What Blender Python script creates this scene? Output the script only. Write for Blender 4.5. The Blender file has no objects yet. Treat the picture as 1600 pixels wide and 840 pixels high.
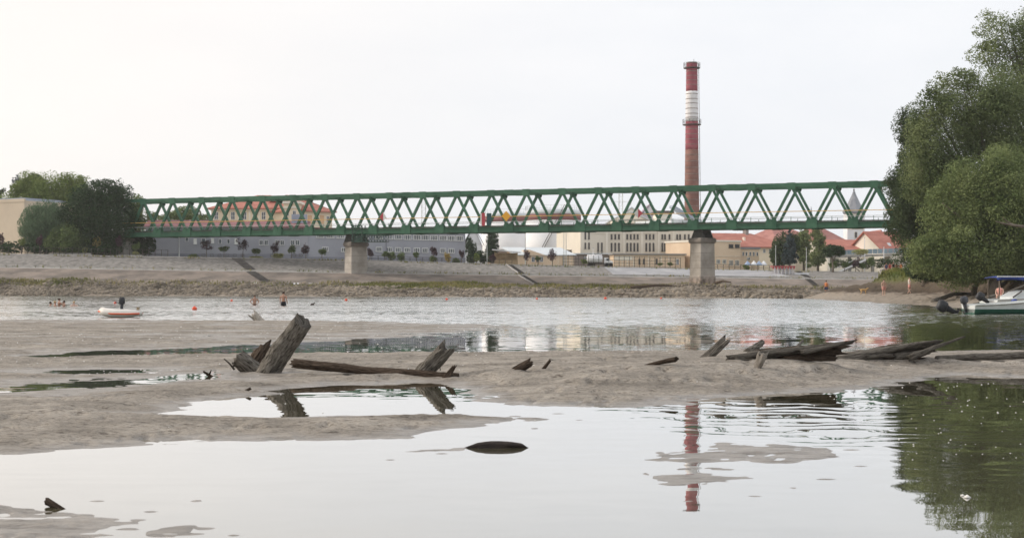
import bpy, bmesh, math, random
import numpy as np
from mathutils import Vector, Matrix

# ------------------------------------------------------------------ camera
F, HZ, H = 2222.0, 444.0, 1.70          # focal length in photo pixels, horizon row, eye height
scn = bpy.context.scene
COL = scn.collection
cam_d = bpy.data.cameras.new('camera')
cam = bpy.data.objects.new('camera', cam_d)
COL.objects.link(cam)
scn.camera = cam
cam.location = (0, 0, H)
cam.rotation_euler = (math.radians(90), 0, 0)
cam_d.sensor_width = 36.0
cam_d.lens = 36.0 * F / 1600.0
cam_d.shift_y = (HZ - 420.0) / 1600.0
cam_d.clip_start = 0.1
cam_d.clip_end = 9000.0
cam_d.dof.use_dof = True
cam_d.dof.focus_distance = 27.0
cam_d.dof.aperture_fstop = 4.0

# ------------------------------------------------------------------ sky and sun
SUN_AZ, SUN_EL = math.radians(-78), math.radians(24)      # azimuth from +Y, clockwise
sun_vec = Vector((math.sin(SUN_AZ) * math.cos(SUN_EL), math.cos(SUN_AZ) * math.cos(SUN_EL), math.sin(SUN_EL)))
world = bpy.data.worlds.new('World')
scn.world = world
world.use_nodes = True
wn, wl = world.node_tree.nodes, world.node_tree.links
wn.clear()
w_out = wn.new('ShaderNodeOutputWorld')
w_bg = wn.new('ShaderNodeBackground')
w_bg.inputs['Strength'].default_value = 0.1
w_sky = wn.new('ShaderNodeTexSky')
w_sky.sky_type = 'NISHITA'
w_sky.sun_disc = False
w_sky.sun_elevation = SUN_EL
w_sky.sun_rotation = SUN_AZ
w_sky.dust_density = 4.0
w_tc = wn.new('ShaderNodeTexCoord')
w_map = wn.new('ShaderNodeMapping')
w_map.inputs['Scale'].default_value = (1.0, 1.0, 3.2)
w_noise = wn.new('ShaderNodeTexNoise')
w_noise.inputs['Scale'].default_value = 2.2
w_noise.inputs['Detail'].default_value = 5.0
w_noise.inputs['Roughness'].default_value = 0.55
w_ramp = wn.new('ShaderNodeValToRGB')
w_ramp.color_ramp.elements[0].position = 0.34
w_ramp.color_ramp.elements[0].color = (0.835, 0.865, 0.915, 1)
w_ramp.color_ramp.elements[1].position = 0.64
w_ramp.color_ramp.elements[1].color = (0.955, 0.962, 0.985, 1)
wl.new(w_tc.outputs['Generated'], w_map.inputs['Vector'])
wl.new(w_map.outputs['Vector'], w_noise.inputs['Vector'])
wl.new(w_noise.outputs['Fac'], w_ramp.inputs['Fac'])
# veiled sun: the cloud sheet is a little warmer towards the sun
w_dot = wn.new('ShaderNodeVectorMath'); w_dot.operation = 'DOT_PRODUCT'
w_dot.inputs[1].default_value = sun_vec
wl.new(w_tc.outputs['Generated'], w_dot.inputs[0])
w_mr = wn.new('ShaderNodeMapRange')
w_mr.interpolation_type = 'SMOOTHSTEP'
w_mr.inputs['From Min'].default_value = 0.05
w_mr.inputs['From Max'].default_value = 1.0
wl.new(w_dot.outputs['Value'], w_mr.inputs['Value'])
w_warm = wn.new('ShaderNodeMixRGB'); w_warm.blend_type = 'MIX'
w_warm.inputs['Color2'].default_value = (1.08, 0.98, 0.88, 1)
wl.new(w_mr.outputs['Result'], w_warm.inputs['Fac'])
wl.new(w_ramp.outputs['Color'], w_warm.inputs['Color1'])
w_gain = wn.new('ShaderNodeVectorMath'); w_gain.operation = 'SCALE'
w_gain.inputs['Scale'].default_value = 10.0
wl.new(w_warm.outputs['Color'], w_gain.inputs[0])
w_mix = wn.new('ShaderNodeMixRGB')
w_mix.inputs['Fac'].default_value = 0.92          # almost closed thin cloud over the clear sky
wl.new(w_sky.outputs['Color'], w_mix.inputs['Color1'])
wl.new(w_gain.outputs['Vector'], w_mix.inputs['Color2'])
wl.new(w_mix.outputs['Color'], w_bg.inputs['Color'])
wl.new(w_bg.outputs['Background'], w_out.inputs['Surface'])

sun_d = bpy.data.lights.new('sun', 'SUN')
sun_d.energy = 2.1
sun_d.angle = math.radians(10)
sun_d.color = (1.0, 0.92, 0.82)
sun = bpy.data.objects.new('sun', sun_d)
COL.objects.link(sun)
sun.rotation_euler = sun_vec.to_track_quat('Z', 'Y').to_euler()

scn.view_settings.view_transform = 'Standard'
scn.view_settings.look = 'None'
scn.view_settings.exposure = 0.12
scn.view_settings.gamma = 1.0
scn.view_settings.use_curve_mapping = False
scn.render.engine = 'CYCLES'
scn.cycles.use_denoising = True
scn.cycles.max_bounces = 6
scn.cycles.diffuse_bounces = 3
scn.cycles.glossy_bounces = 3
scn.cycles.transmission_bounces = 3
scn.cycles.transparent_max_bounces = 6
scn.cycles.volume_bounces = 1
scn.cycles.caustics_reflective = False
scn.cycles.caustics_refractive = False

# ------------------------------------------------------------------ helpers
R = random.Random(7)
def at(px, py, Y):
    return Vector(((px - 800.0) / F * Y, Y, H - (py - HZ) / F * Y))
def xat(px, Y): return (px - 800.0) / F * Y
def zat(py, Y): return H - (py - HZ) / F * Y
def flat(px, py, z=0.0):
    return at(px, py, F * (H - z) / (py - HZ))
def S(r, g, b, k=1.0):
    def f(c):
        c /= 255.0
        return (c / 12.92 if c <= 0.04045 else ((c + 0.055) / 1.055) ** 2.4) * k
    return (f(r), f(g), f(b), 1.0)
def lerp_tab(tab, x):
    return float(np.interp(x, [t[0] for t in tab], [t[1] for t in tab]))

MATS = {}
def mat(name, c1, c2=None, scale=1.0, rough=0.85, bump=0.0, bscale=None, stretch=(1, 1, 1), metal=0.0,
        coord='pos', spec=0.25, detail=5.0, lo=0.35, hi=0.65, island=0.0, trans=None):
    """Principled material: two tones mixed by noise, optional fine relief, optional random tone for each loose piece."""
    if name in MATS: return MATS[name]
    m = bpy.data.materials.new(name); m.use_nodes = True
    n, l = m.node_tree.nodes, m.node_tree.links
    b = n['Principled BSDF']
    b.inputs['Roughness'].default_value = rough
    b.inputs['Metallic'].default_value = metal
    b.inputs['Specular IOR Level'].default_value = spec
    if coord == 'pos':
        g = n.new('ShaderNodeNewGeometry'); vec = g.outputs['Position']
    else:
        g = n.new('ShaderNodeTexCoord'); vec = g.outputs['UV' if coord == 'uv' else 'Object']
    mp = n.new('ShaderNodeMapping'); mp.inputs['Scale'].default_value = stretch
    l.new(vec, mp.inputs['Vector'])
    col = None
    if c2 is not None:
        t = n.new('ShaderNodeTexNoise'); t.inputs['Scale'].default_value = scale; t.inputs['Detail'].default_value = detail
        t.inputs['Roughness'].default_value = 0.62
        l.new(mp.outputs['Vector'], t.inputs['Vector'])
        r = n.new('ShaderNodeValToRGB')
        r.color_ramp.elements[0].position = lo; r.color_ramp.elements[0].color = c1
        r.color_ramp.elements[1].position = hi; r.color_ramp.elements[1].color = c2
        l.new(t.outputs['Fac'], r.inputs['Fac'])
        col = r.outputs['Color']
    else:
        b.inputs['Base Color'].default_value = c1
    if island > 0:
        gi = n.new('ShaderNodeNewGeometry')
        mr = n.new('ShaderNodeMapRange')
        mr.inputs['To Min'].default_value = 1 - island; mr.inputs['To Max'].default_value = 1 + island
        l.new(gi.outputs['Random Per Island'], mr.inputs['Value'])
        sc = n.new('ShaderNodeVectorMath'); sc.operation = 'SCALE'
        if col is None: sc.inputs[0].default_value = c1[:3]
        else: l.new(col, sc.inputs[0])
        l.new(mr.outputs['Result'], sc.inputs['Scale'])
        col = sc.outputs['Vector']
    if col is not None: l.new(col, b.inputs['Base Color'])
    if bump > 0:
        t2 = n.new('ShaderNodeTexNoise'); t2.inputs['Scale'].default_value = bscale or scale * 4; t2.inputs['Detail'].default_value = 4
        l.new(mp.outputs['Vector'], t2.inputs['Vector'])
        bp = n.new('ShaderNodeBump'); bp.inputs['Strength'].default_value = 1.0; bp.inputs['Distance'].default_value = bump
        l.new(t2.outputs['Fac'], bp.inputs['Height']); l.new(bp.outputs['Normal'], b.inputs['Normal'])
    if trans is not None:                       # thin leaves let some light through
        tr = n.new('ShaderNodeBsdfTranslucent')
        mx = n.new('ShaderNodeMixShader'); mx.inputs['Fac'].default_value = trans
        if col is not None: l.new(col, tr.inputs['Color'])
        else: tr.inputs['Color'].default_value = c1
        out = n['Material Output']
        l.new(b.outputs['BSDF'], mx.inputs[1]); l.new(tr.outputs['BSDF'], mx.inputs[2]); l.new(mx.outputs['Shader'], out.inputs['Surface'])
    MATS[name] = m
    return m

def tag(o, label=None, cat=None, group=None, kind=None):
    if label: o['label'] = label
    if cat: o['category'] = cat
    if group: o['group'] = group
    if kind: o['kind'] = kind
    return o
def empty(name, loc=(0, 0, 0), rz=0.0, label=None, cat=None, group=None):
    o = bpy.data.objects.new(name, None); COL.objects.link(o)
    o.empty_display_size = 0.3
    o.location = loc; o.rotation_euler = (0, 0, rz)
    return tag(o, label, cat, group)
def place(name, mesh, parent=None, loc=(0, 0, 0), rot=None, scale=None):
    o = bpy.data.objects.new(name, mesh); COL.objects.link(o)
    o.parent = parent; o.location = loc
    if rot is not None: o.rotation_euler = rot
    if scale is not None: o.scale = scale
    return o

class MB:
    """Collects vertices and faces and links them as one mesh object."""
    def __init__(s): s.v = []; s.f = []; s.uv = None
    def add(s, vs, fs):
        k = len(s.v); s.v += [tuple(v) for v in vs]; s.f += [tuple(i + k for i in f) for f in fs]
        return s
    def box(s, x0, x1, y0, y1, z0, z1):
        return s.add([(x0, y0, z0), (x1, y0, z0), (x1, y1, z0), (x0, y1, z0), (x0, y0, z1), (x1, y0, z1), (x1, y1, z1), (x0, y1, z1)],
                     [(0, 3, 2, 1), (4, 5, 6, 7), (0, 1, 5, 4), (1, 2, 6, 5), (2, 3, 7, 6), (3, 0, 4, 7)])
    def beam(s, p, q, w, h, up=(0, 0, 1)):
        p, q = Vector(p), Vector(q); d = (q - p).normalized(); u = Vector(up)
        sd = d.cross(u)
        if sd.length < 1e-4: sd = d.cross(Vector((1, 0, 0)))
        sd.normalize(); u = sd.cross(d)
        vs = [a + sd * (w / 2 * i) + u * (h / 2 * j) for a in (p, q) for i, j in ((-1, -1), (1, -1), (1, 1), (-1, 1))]
        return s.add(vs, [(0, 1, 2, 3), (7, 6, 5, 4), (0, 4, 5, 1), (1, 5, 6, 2), (2, 6, 7, 3), (3, 7, 4, 0)])
    def tube(s, pts, rad, n=8, cap=True):
        pts = [Vector(p) for p in pts]
        if not hasattr(rad, '__len__'): rad = [rad] * len(pts)
        vs, fs = [], []
        ref = Vector((0.13, 0.27, 0.95))
        for i, p in enumerate(pts):
            d = (pts[min(i + 1, len(pts) - 1)] - pts[max(i - 1, 0)]).normalized()
            a = d.cross(ref)
            if a.length < 1e-3: a = d.cross(Vector((1, 0, 0)))
            a.normalize(); b = d.cross(a)
            for k in range(n):
                t = 2 * math.pi * k / n
                vs.append(p + (a * math.cos(t) + b * math.sin(t)) * rad[i])
        for i in range(len(pts) - 1):
            for k in range(n):
                k2 = (k + 1) % n
                fs.append((i * n + k, i * n + k2, (i + 1) * n + k2, (i + 1) * n + k))
        if cap:
            fs.append(tuple(range(n - 1, -1, -1))); fs.append(tuple((len(pts) - 1) * n + k for k in range(n)))
        return s.add(vs, fs)
    def lathe(s, prof, n=24, c=(0, 0, 0)):
        vs, fs = [], []
        for r, z in prof:
            for k in range(n):
                t = 2 * math.pi * k / n
                vs.append((c[0] + r * math.cos(t), c[1] + r * math.sin(t), c[2] + z))
        for i in range(len(prof) - 1):
            for k in range(n):
                k2 = (k + 1) % n
                fs.append((i * n + k, i * n + k2, (i + 1) * n + k2, (i + 1) * n + k))
        fs.append(tuple(range(n - 1, -1, -1))); fs.append(tuple((len(prof) - 1) * n + k for k in range(n)))
        return s.add(vs, fs)
    def loft(s, secs, closed=True, caps=True):
        n = len(secs[0]); vs = [p for c in secs for p in c]; fs = []
        for i in range(len(secs) - 1):
            for k in range(n if closed else n - 1):
                k2 = (k + 1) % n
                fs.append((i * n + k, i * n + k2, (i + 1) * n + k2, (i + 1) * n + k))
        if caps:
            fs.append(tuple(range(n - 1, -1, -1))); fs.append(tuple((len(secs) - 1) * n + k for k in range(n)))
        return s.add(vs, fs)
    def ball(s, c, r, n=10, m=7, seed=None, amp=0.0):
        rr = random.Random(seed); c = Vector(c)
        if not hasattr(r, '__len__'): r = (r, r, r)
        vs = [c + Vector((0, 0, -r[2]))]; fs = []
        for j in range(1, m):
            ph = math.pi * j / m
            for k in range(n):
                t = 2 * math.pi * k / n; q = 1 + amp * (rr.random() - 0.5) * 2
                vs.append(c + Vector((r[0] * math.sin(ph) * math.cos(t) * q, r[1] * math.sin(ph) * math.sin(t) * q, -r[2] * math.cos(ph) * q)))
        vs.append(c + Vector((0, 0, r[2])))
        for k in range(n): fs.append((0, 1 + (k + 1) % n, 1 + k))
        for j in range(m - 2):
            for k in range(n):
                a = 1 + j * n
                fs.append((a + k, a + (k + 1) % n, a + n + (k + 1) % n, a + n + k))
        a = 1 + (m - 2) * n
        for k in range(n): fs.append((a + k, a + (k + 1) % n, len(vs) - 1))
        return s.add(vs, fs)
    def mesh(s, name, m, smooth=False):
        me = bpy.data.meshes.new(name); me.from_pydata(s.v, [], s.f)
        if m: me.materials.append(m)
        if smooth: me.polygons.foreach_set('use_smooth', [True] * len(me.polygons))
        me.update()
        return me
    def build(s, name, m, parent=None, smooth=False, loc=(0, 0, 0), rot=None):
        return place(name, s.mesh(name, m, smooth), parent, loc, rot)

def np_mesh(name, V, Fq, m, smooth=True):
    me = bpy.data.meshes.new(name)
    V = np.asarray(V, dtype=np.float32); Fq = np.asarray(Fq, dtype=np.int32); k = Fq.shape[1]
    me.vertices.add(len(V)); me.vertices.foreach_set('co', V.ravel())
    me.loops.add(Fq.size); me.loops.foreach_set('vertex_index', Fq.ravel())
    me.polygons.add(len(Fq)); me.polygons.foreach_set('loop_start', np.arange(0, Fq.size, k, dtype=np.int32))
    if smooth: me.polygons.foreach_set('use_smooth', np.ones(len(Fq), dtype=bool))
    if m: me.materials.append(m)
    me.update(calc_edges=True)
    return me
def grid_faces(nr, nc):
    i = np.arange(nr - 1)[:, None] * nc + np.arange(nc - 1)[None, :]
    return np.stack([i, i + 1, i + nc + 1, i + nc], -1).reshape(-1, 4)

def _hash(ix, iy, seed):
    h = (ix.astype(np.int64) * 374761393 + iy.astype(np.int64) * 668265263 + seed * 974711) & 0x7fffffff
    h = ((h ^ (h >> 13)) * 1274126177) & 0x7fffffff
    return ((h ^ (h >> 16)) & 0xffff) / 65535.0
def vnoise(x, y, seed=0):
    ix, iy = np.floor(x), np.floor(y); fx, fy = x - ix, y - iy
    fx = fx * fx * (3 - 2 * fx); fy = fy * fy * (3 - 2 * fy)
    a, b = _hash(ix, iy, seed), _hash(ix + 1, iy, seed); c, d = _hash(ix, iy + 1, seed), _hash(ix + 1, iy + 1, seed)
    return (a * (1 - fx) + b * fx) * (1 - fy) + (c * (1 - fx) + d * fx) * fy - 0.5
def fbm(x, y, octv=4, seed=0):
    t = 0; a = 1.0
    for k in range(octv):
        t = t + a * vnoise(x * 2 ** k + 17.3 * k, y * 2 ** k - 9.1 * k, seed + k); a *= 0.5
    return t
def sdf(P, poly):
    """signed distance, positive inside; P (N,2), poly list of (x,y)"""
    poly = np.asarray(poly, float); d2 = np.full(len(P), 1e18); inside = np.zeros(len(P), bool)
    for i in range(len(poly)):
        a, b = poly[i], poly[(i + 1) % len(poly)]
        e = b - a; w = P - a
        t = np.clip((w @ e) / max(e @ e, 1e-12), 0, 1)
        q = w - t[:, None] * e
        d2 = np.minimum(d2, (q * q).sum(1))
        c = ((a[1] > P[:, 1]) != (b[1] > P[:, 1]))
        with np.errstate(divide='ignore', invalid='ignore'):
            xc = (b[0] - a[0]) * (P[:, 1] - a[1]) / (b[1] - a[1]) + a[0]
        inside ^= c & (P[:, 0] < xc)
    d = np.sqrt(d2)
    return np.where(inside, d, -d)
# ================================================================== SETTING
# ------------------------------------------------------------------ water
def water_material():
    m = bpy.data.materials.new('river_water'); m.use_nodes = True
    n, l = m.node_tree.nodes, m.node_tree.links
    b = n['Principled BSDF']
    b.inputs['Base Color'].default_value = (0.095, 0.090, 0.052, 1)
    b.inputs['Roughness'].default_value = 0.015
    b.inputs['IOR'].default_value = 1.7
    b.inputs['Specular IOR Level'].default_value = 0.5
    g = n.new('ShaderNodeNewGeometry')
    sx = n.new('ShaderNodeSeparateXYZ'); l.new(g.outputs['Position'], sx.inputs[0])
    def noise(scale, stretch, detail=3.0):
        mp = n.new('ShaderNodeMapping'); mp.inputs['Scale'].default_value = stretch
        l.new(g.outputs['Position'], mp.inputs['Vector'])
        t = n.new('ShaderNodeTexNoise'); t.inputs['Scale'].default_value = scale; t.inputs['Detail'].default_value = detail
        l.new(mp.outputs['Vector'], t.inputs['Vector'])
        return t.outputs['Fac']
    def mr(v, a, b_, c, d, smooth=True):
        q = n.new('ShaderNodeMapRange'); q.interpolation_type = 'SMOOTHSTEP' if smooth else 'LINEAR'
        for k, x in zip(('From Min', 'From Max', 'To Min', 'To Max'), (a, b_, c, d)): q.inputs[k].default_value = x
        l.new(v, q.inputs['Value']); return q.outputs['Result']
    def mul(a, c):
        q = n.new('ShaderNodeMath'); q.operation = 'MULTIPLY'
        l.new(a, q.inputs[0])
        if isinstance(c, float): q.inputs[1].default_value = c
        else: l.new(c, q.inputs[1])
        return q.outputs[0]
    def add(a, c):
        q = n.new('ShaderNodeMath'); q.operation = 'ADD'; l.new(a, q.inputs[0]); l.new(c, q.inputs[1]); return q.outputs[0]
    # wave slopes are given directly as a normal so that distant ripples keep their tilt
    def noise_col(scale, stretch, detail=2.0):
        mp = n.new('ShaderNodeMapping'); mp.inputs['Scale'].default_value = stretch
        l.new(g.outputs['Position'], mp.inputs['Vector'])
        t = n.new('ShaderNodeTexNoise'); t.inputs['Scale'].default_value = scale; t.inputs['Detail'].default_value = detail
        l.new(mp.outputs['Vector'], t.inputs['Vector'])
        q = n.new('ShaderNodeVectorMath'); q.operation = 'SUBTRACT'; q.inputs[1].default_value = (0.5, 0.5, 0.5)
        l.new(t.outputs['Color'], q.inputs[0]); return q.outputs[0]
    def vscale(v, f):
        q = n.new('ShaderNodeVectorMath'); q.operation = 'SCALE'; l.new(v, q.inputs[0])
        if isinstance(f, float): q.inputs['Scale'].default_value = f
        else: l.new(f, q.inputs['Scale'])
        return q.outputs[0]
    def vop(a_, c_, op='ADD'):
        q = n.new('ShaderNodeVectorMath'); q.operation = op; l.new(a_, q.inputs[0])
        if c_ is not None:
            if isinstance(c_, tuple): q.inputs[1].default_value = c_
            else: l.new(c_, q.inputs[1])
        return q.outputs[0]
    # open river: wind ripples, in streaks
    streak = mr(noise(0.10, (0.22, 1.0, 1.0), 3.0), 0.36, 0.62, 0.42, 1.0)
    far = mr(sx.outputs['Y'], 40.0, 84.0, 0.03, 1.0)
    river = vscale(noise_col(1.5, (0.7, 1.15, 1.0), 3.0), mul(mul(streak, far), 1.5))
    # at a grazing view it is the faces tilted towards the viewer's shore that show
    river = vop(vop(river, (0.8, 0.0, 0.0), 'MULTIPLY'), vop(vop(river, None, 'ABSOLUTE'), (0.0, -1.0, 0.0), 'MULTIPLY'))
    # sheltered pools: nearly still, a few running ripples
    nearp = mr(noise(0.22, (0.6, 1.0, 1.0), 2.0), 0.38, 0.70, 0.12, 1.0)
    calm = vscale(noise_col(2.2, (0.45, 1.6, 1.0), 1.0), mul(nearp, 0.032))
    # ring ripples spreading from the bar
    ctr = (5.2, 27.0, 0.0)
    d = n.new('ShaderNodeVectorMath'); d.operation = 'DISTANCE'; d.inputs[1].default_value = ctr
    l.new(g.outputs['Position'], d.inputs[0])
    wob = mul(noise(0.6, (1, 1, 1), 3.0), 2.6)
    ph = mul(add(d.outputs['Value'], wob), 11.5)
    sn = n.new('ShaderNodeMath'); sn.operation = 'SINE'; l.new(ph, sn.inputs[0])
    patch = mr(noise(0.35, (0.5, 1.0, 1.0), 2.0), 0.36, 0.60, 0.1, 1.0)
    ramp_ = mul(mul(mr(d.outputs['Value'], 5.5, 8.0, 0.0, 1.0), mr(d.outputs['Value'], 10.0, 16.5, 1.0, 0.0)), mul(mr(sx.outputs['X'], 0.3, 3.2, 0.0, 0.024), patch))
    ring = vscale(vop(vop(g.outputs['Position'], ctr, 'SUBTRACT'), None, 'NORMALIZE'), mul(sn.outputs[0], ramp_))
    tilt = vop(vop(vop(river, calm), ring), (1.0, 1.0, 0.0), 'MULTIPLY')
    nrm = vop(vop(tilt, (0.0, 0.0, 1.0)), None, 'NORMALIZE')
    l.new(nrm, b.inputs['Normal']); l.new(nrm, b.inputs['Coat Normal'])
    b.inputs['Coat Weight'].default_value = 1.0; b.inputs['Coat IOR'].default_value = 1.7; b.inputs['Coat Roughness'].default_value = 0.012
    return m
M_water = water_material()
water = MB().add([(-1000, -60, 0), (1000, -60, 0), (1000, 900, 0), (-1000, 900, 0)], [(0, 1, 2, 3)]).build('river_water', M_water)
tag(water, 'pale shallow river and still pools reflecting the sky', None, None, 'structure')

# ------------------------------------------------------------------ mud flats in the foreground
def gp(pts): return [tuple(flat(x, y)[:2]) for x, y in pts]
MUD_POS = [   # (outline on the water level, crest height, edge width)
    (gp([(-700, 497), (0, 499), (200, 499), (400, 500), (560, 502), (660, 504), (770, 508), (815, 513), (740, 519), (640, 525), (560, 532),
         (480, 536), (400, 540), (300, 546), (200, 556), (100, 570), (0, 600), (-700, 640)]), 0.05, 2.5),
    (gp([(-700, 540), (0, 545), (150, 549), (300, 554), (420, 553), (500, 551), (700, 550), (900, 549), (1040, 547), (1120, 547), (1250, 549),
         (1400, 551), (1500, 548), (1600, 547), (1900, 549), (1900, 594), (1600, 593), (1540, 590), (1470, 588), (1410, 596), (1380, 605),
         (1300, 612), (1200, 616), (1130, 622), (1090, 632), (1040, 636), (960, 637), (880, 634), (830, 634), (790, 640), (830, 655), (780, 662),
         (700, 672), (650, 684), (560, 687), (480, 688), (400, 690), (300, 694), (200, 697), (70, 708), (0, 707), (-700, 714)]), 0.10, 1.1),
    (gp([(1000, 702), (1040, 694), (1120, 688), (1200, 692), (1270, 700), (1292, 712), (1262, 722), (1180, 719), (1100, 722), (1030, 713)]), 0.013, 0.5),
    (gp([(1008, 738), (1060, 728), (1120, 730), (1186, 750), (1130, 758), (1070, 763), (1020, 752)]), 0.012, 0.45),
    (gp([(540, 711), (600, 704), (650, 700), (722, 696), (735, 701), (640, 708), (580, 713)]), 0.024, 0.35),
    (gp([(-300, 782), (0, 786), (60, 798), (150, 804), (215, 816), (160, 832), (200, 850), (100, 900), (-300, 900)]), 0.018, 0.4),
]
MUD_NEG = [   # channels and the still pool
    gp([(25, 556), (120, 551), (220, 546), (320, 541), (420, 536), (520, 533), (640, 526), (760, 518), (820, 513), (900, 500), (1100, 500), (1100, 546),
        (900, 549), (700, 550), (560, 550), (440, 551), (300, 553), (160, 556), (60, 558)]),
    gp([(-300, 612), (0, 606), (100, 600), (200, 593), (300, 585), (330, 584), (315, 590), (200, 598), (100, 606), (0, 613), (-300, 622)]),
    gp([(80, 579), (150, 577), (222, 577), (215, 582), (150, 583), (90, 582)]),
    gp([(280, 645), (330, 628), (400, 618), (450, 607), (520, 602), (600, 600), (660, 597), (690, 603), (735, 619), (790, 633), (900, 640), (860, 652),
        (800, 652), (740, 650), (680, 647), (560, 649), (430, 652), (340, 649)]),
    gp([(1640, 592), (1540, 588), (1470, 585), (1430, 590), (1440, 600), (1640, 620)]),
]
MOUNDS = [   # (px, py, height, half width across, half depth)
    (440, 590, 0.15, 1.3, 1.1), (360, 600, 0.07, 1.5, 1.5), (560, 585, 0.10, 1.5, 1.0), (700, 590, 0.06, 1.2, 1.2),
    (830, 596, 0.10, 1.6, 1.3), (960, 604, 0.12, 1.7, 1.5), (1090, 590, 0.18, 1.6, 1.7), (1220, 586, 0.16, 1.6, 1.6), (1330, 580, 0.13, 1.2, 1.5),
    (1400, 573, 0.12, 1.3, 1.6), (1520, 566, 0.08, 2.0, 2.0), (60, 650, 0.07, 2.2, 1.6), (250, 645, 0.05, 1.3, 1.2), (150, 575, 0.05, 2.0, 1.6),
    (900, 568, 0.06, 3.0, 2.0), (520, 668, 0.04, 1.0, 0.6)]
MUD_DOTS = [(152, 782, 26, 2.5), (235, 799, 24, 3), (307, 782, 18, 3.5), (215, 812, 30, 3), (320, 825, 34, 4), (262, 836, 30, 3), (200, 826, 40, 3.5), (365, 836, 20, 3), (760, 656, 30, 2), (805, 650, 26, 1.6),
            (835, 669, 18, 1.6), (872, 646, 22, 1.4), (905, 656, 16, 1.3), (690, 708, 22, 2), (610, 718, 16, 2), (1180, 775, 26, 2.2), (1330, 702, 30, 2), (1345, 728, 24, 2), (1290, 748, 34, 2.5), (1240, 762, 22, 2), (1075, 783, 22, 2)]
TERRACE = gp([(760, 603), (820, 606), (900, 604), (980, 600), (1060, 599), (1110, 596), (1170, 600), (1240, 598), (1290, 588), (1240, 574), (1100, 566), (900, 566), (780, 572)])
def mud_h(X, Y):
    X = np.asarray(X, float).ravel(); Y = np.asarray(Y, float).ravel()
    P = np.stack([X, Y], 1)
    wob = np.clip(Y / 30.0, 0.35, 1.6)
    Pw = P + np.stack([fbm(X * 0.9, Y * 0.9, 5, 5), fbm(X * 0.9, Y * 0.9, 5, 9)], 1) * (0.34 * wob)[:, None]
    Pw = Pw + np.stack([fbm(X * 0.25, Y * 1.4, 4, 15), np.zeros(len(X))], 1) * (0.9 * wob)[:, None]
    h = np.full(len(P), -0.45)
    for poly, hm, w in MUD_POS:
        sd = sdf(Pw, poly)
        h = np.maximum(h, np.where(sd > 0, hm * (1 - np.exp(-np.maximum(sd, 0) / w)), np.maximum(sd * 0.10, -0.45)))
    land = np.clip(h / 0.05, 0, 1)
    for px, py, a, rx, ry in MOUNDS:
        c = flat(px, py)
        h = h + land * a * np.exp(-((X - c.x) / rx) ** 2 - ((Y - c.y) / ry) ** 2)
    for poly, slope in zip(MUD_NEG, (0.06, 0.028, 0.03, 0.085, 0.10)):
        sd = sdf(P + (Pw - P) * (1.0 if slope > 0.05 else 0.35), poly)
        h = np.minimum(h, np.where(sd > 0, -np.minimum(0.25, 0.012 + sd * 0.10), -sd * slope))
    near = np.clip((h + 0.10) / 0.10, 0, 1)
    rough = fbm(X * 0.9, Y * 1.1, 4, 21) * 0.034 + fbm(X * 4.5, Y * 5.5, 4, 33) * 0.020
    pit = np.clip(fbm(X * 3.1, Y * 3.6, 3, 90) - 0.26, 0, 1); rough -= pit * 0.16
    rough += np.abs(fbm(X * 0.5, Y * 1.6, 3, 41)) * -0.020
    low = np.clip(1 - h / 0.045, 0, 1) * (h > -0.06)
    h = h + low * (fbm(X * 0.8, Y * 3.2, 4, 61) * 0.026 + fbm(X * 3.0, Y * 9.0, 3, 66) * 0.016 - 0.002) * np.clip(1.6 - Y / 14.0, 0, 1)
    h = h + np.clip((Y - 31) / 8, 0, 1) * near * np.clip((0.12 - h) / 0.05, 0, 1) * (fbm(X * 0.10, Y * 0.75, 4, 71) * 0.045 + 0.002)
    h = h + near * rough * np.clip(0.45 + h / 0.06, 0.35, 1.25)
    sc = 1 / (1 + np.exp(-np.clip((h - 0.155 + fbm(X * 0.7, Y * 0.7, 4, 55) * 0.07) * 160, -40, 40))); h = h + 0.035 * sc * np.clip((X - 0.2) / 1.0, 0, 1)
    sdt = sdf(Pw, TERRACE); h = h + 0.045 / (1 + np.exp(-np.clip(sdt * 22, -40, 40))) * (sdt > -1)
    # a shallow shelf with barely dry patches in the nearest water
    shelf = np.exp(-((X + 2.5) / 1.1) ** 2 - ((Y - 9.9) / 0.75) ** 2)
    h = np.maximum(h, -0.05 + shelf * 0.048 + fbm(X * 2.2, Y * 3.0, 3, 77) * 0.03 * shelf - (shelf < 0.05) * 1.0)
    for px, py, rx, ry in MUD_DOTS:      # barely dry tips of the bed
        c = flat(px, py); k = c.y / F; ky = c.y * c.y / (F * H)
        h = np.maximum(h, -0.02 + 0.026 * np.exp(-((X - c.x) / (rx * k)) ** 2 - ((Y - c.y) / (ry * ky)) ** 2))
    return h
def mz(x, y): return float(mud_h([x], [y])[0])
nr, nc = 520, 620
ys = np.geomspace(4.0, 84.0, nr); us = np.linspace(-0.60, 0.60, nc)
gy = np.repeat(ys[:, None], nc, 1); gx = gy * us[None, :]
gh = mud_h(gx, gy)
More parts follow.
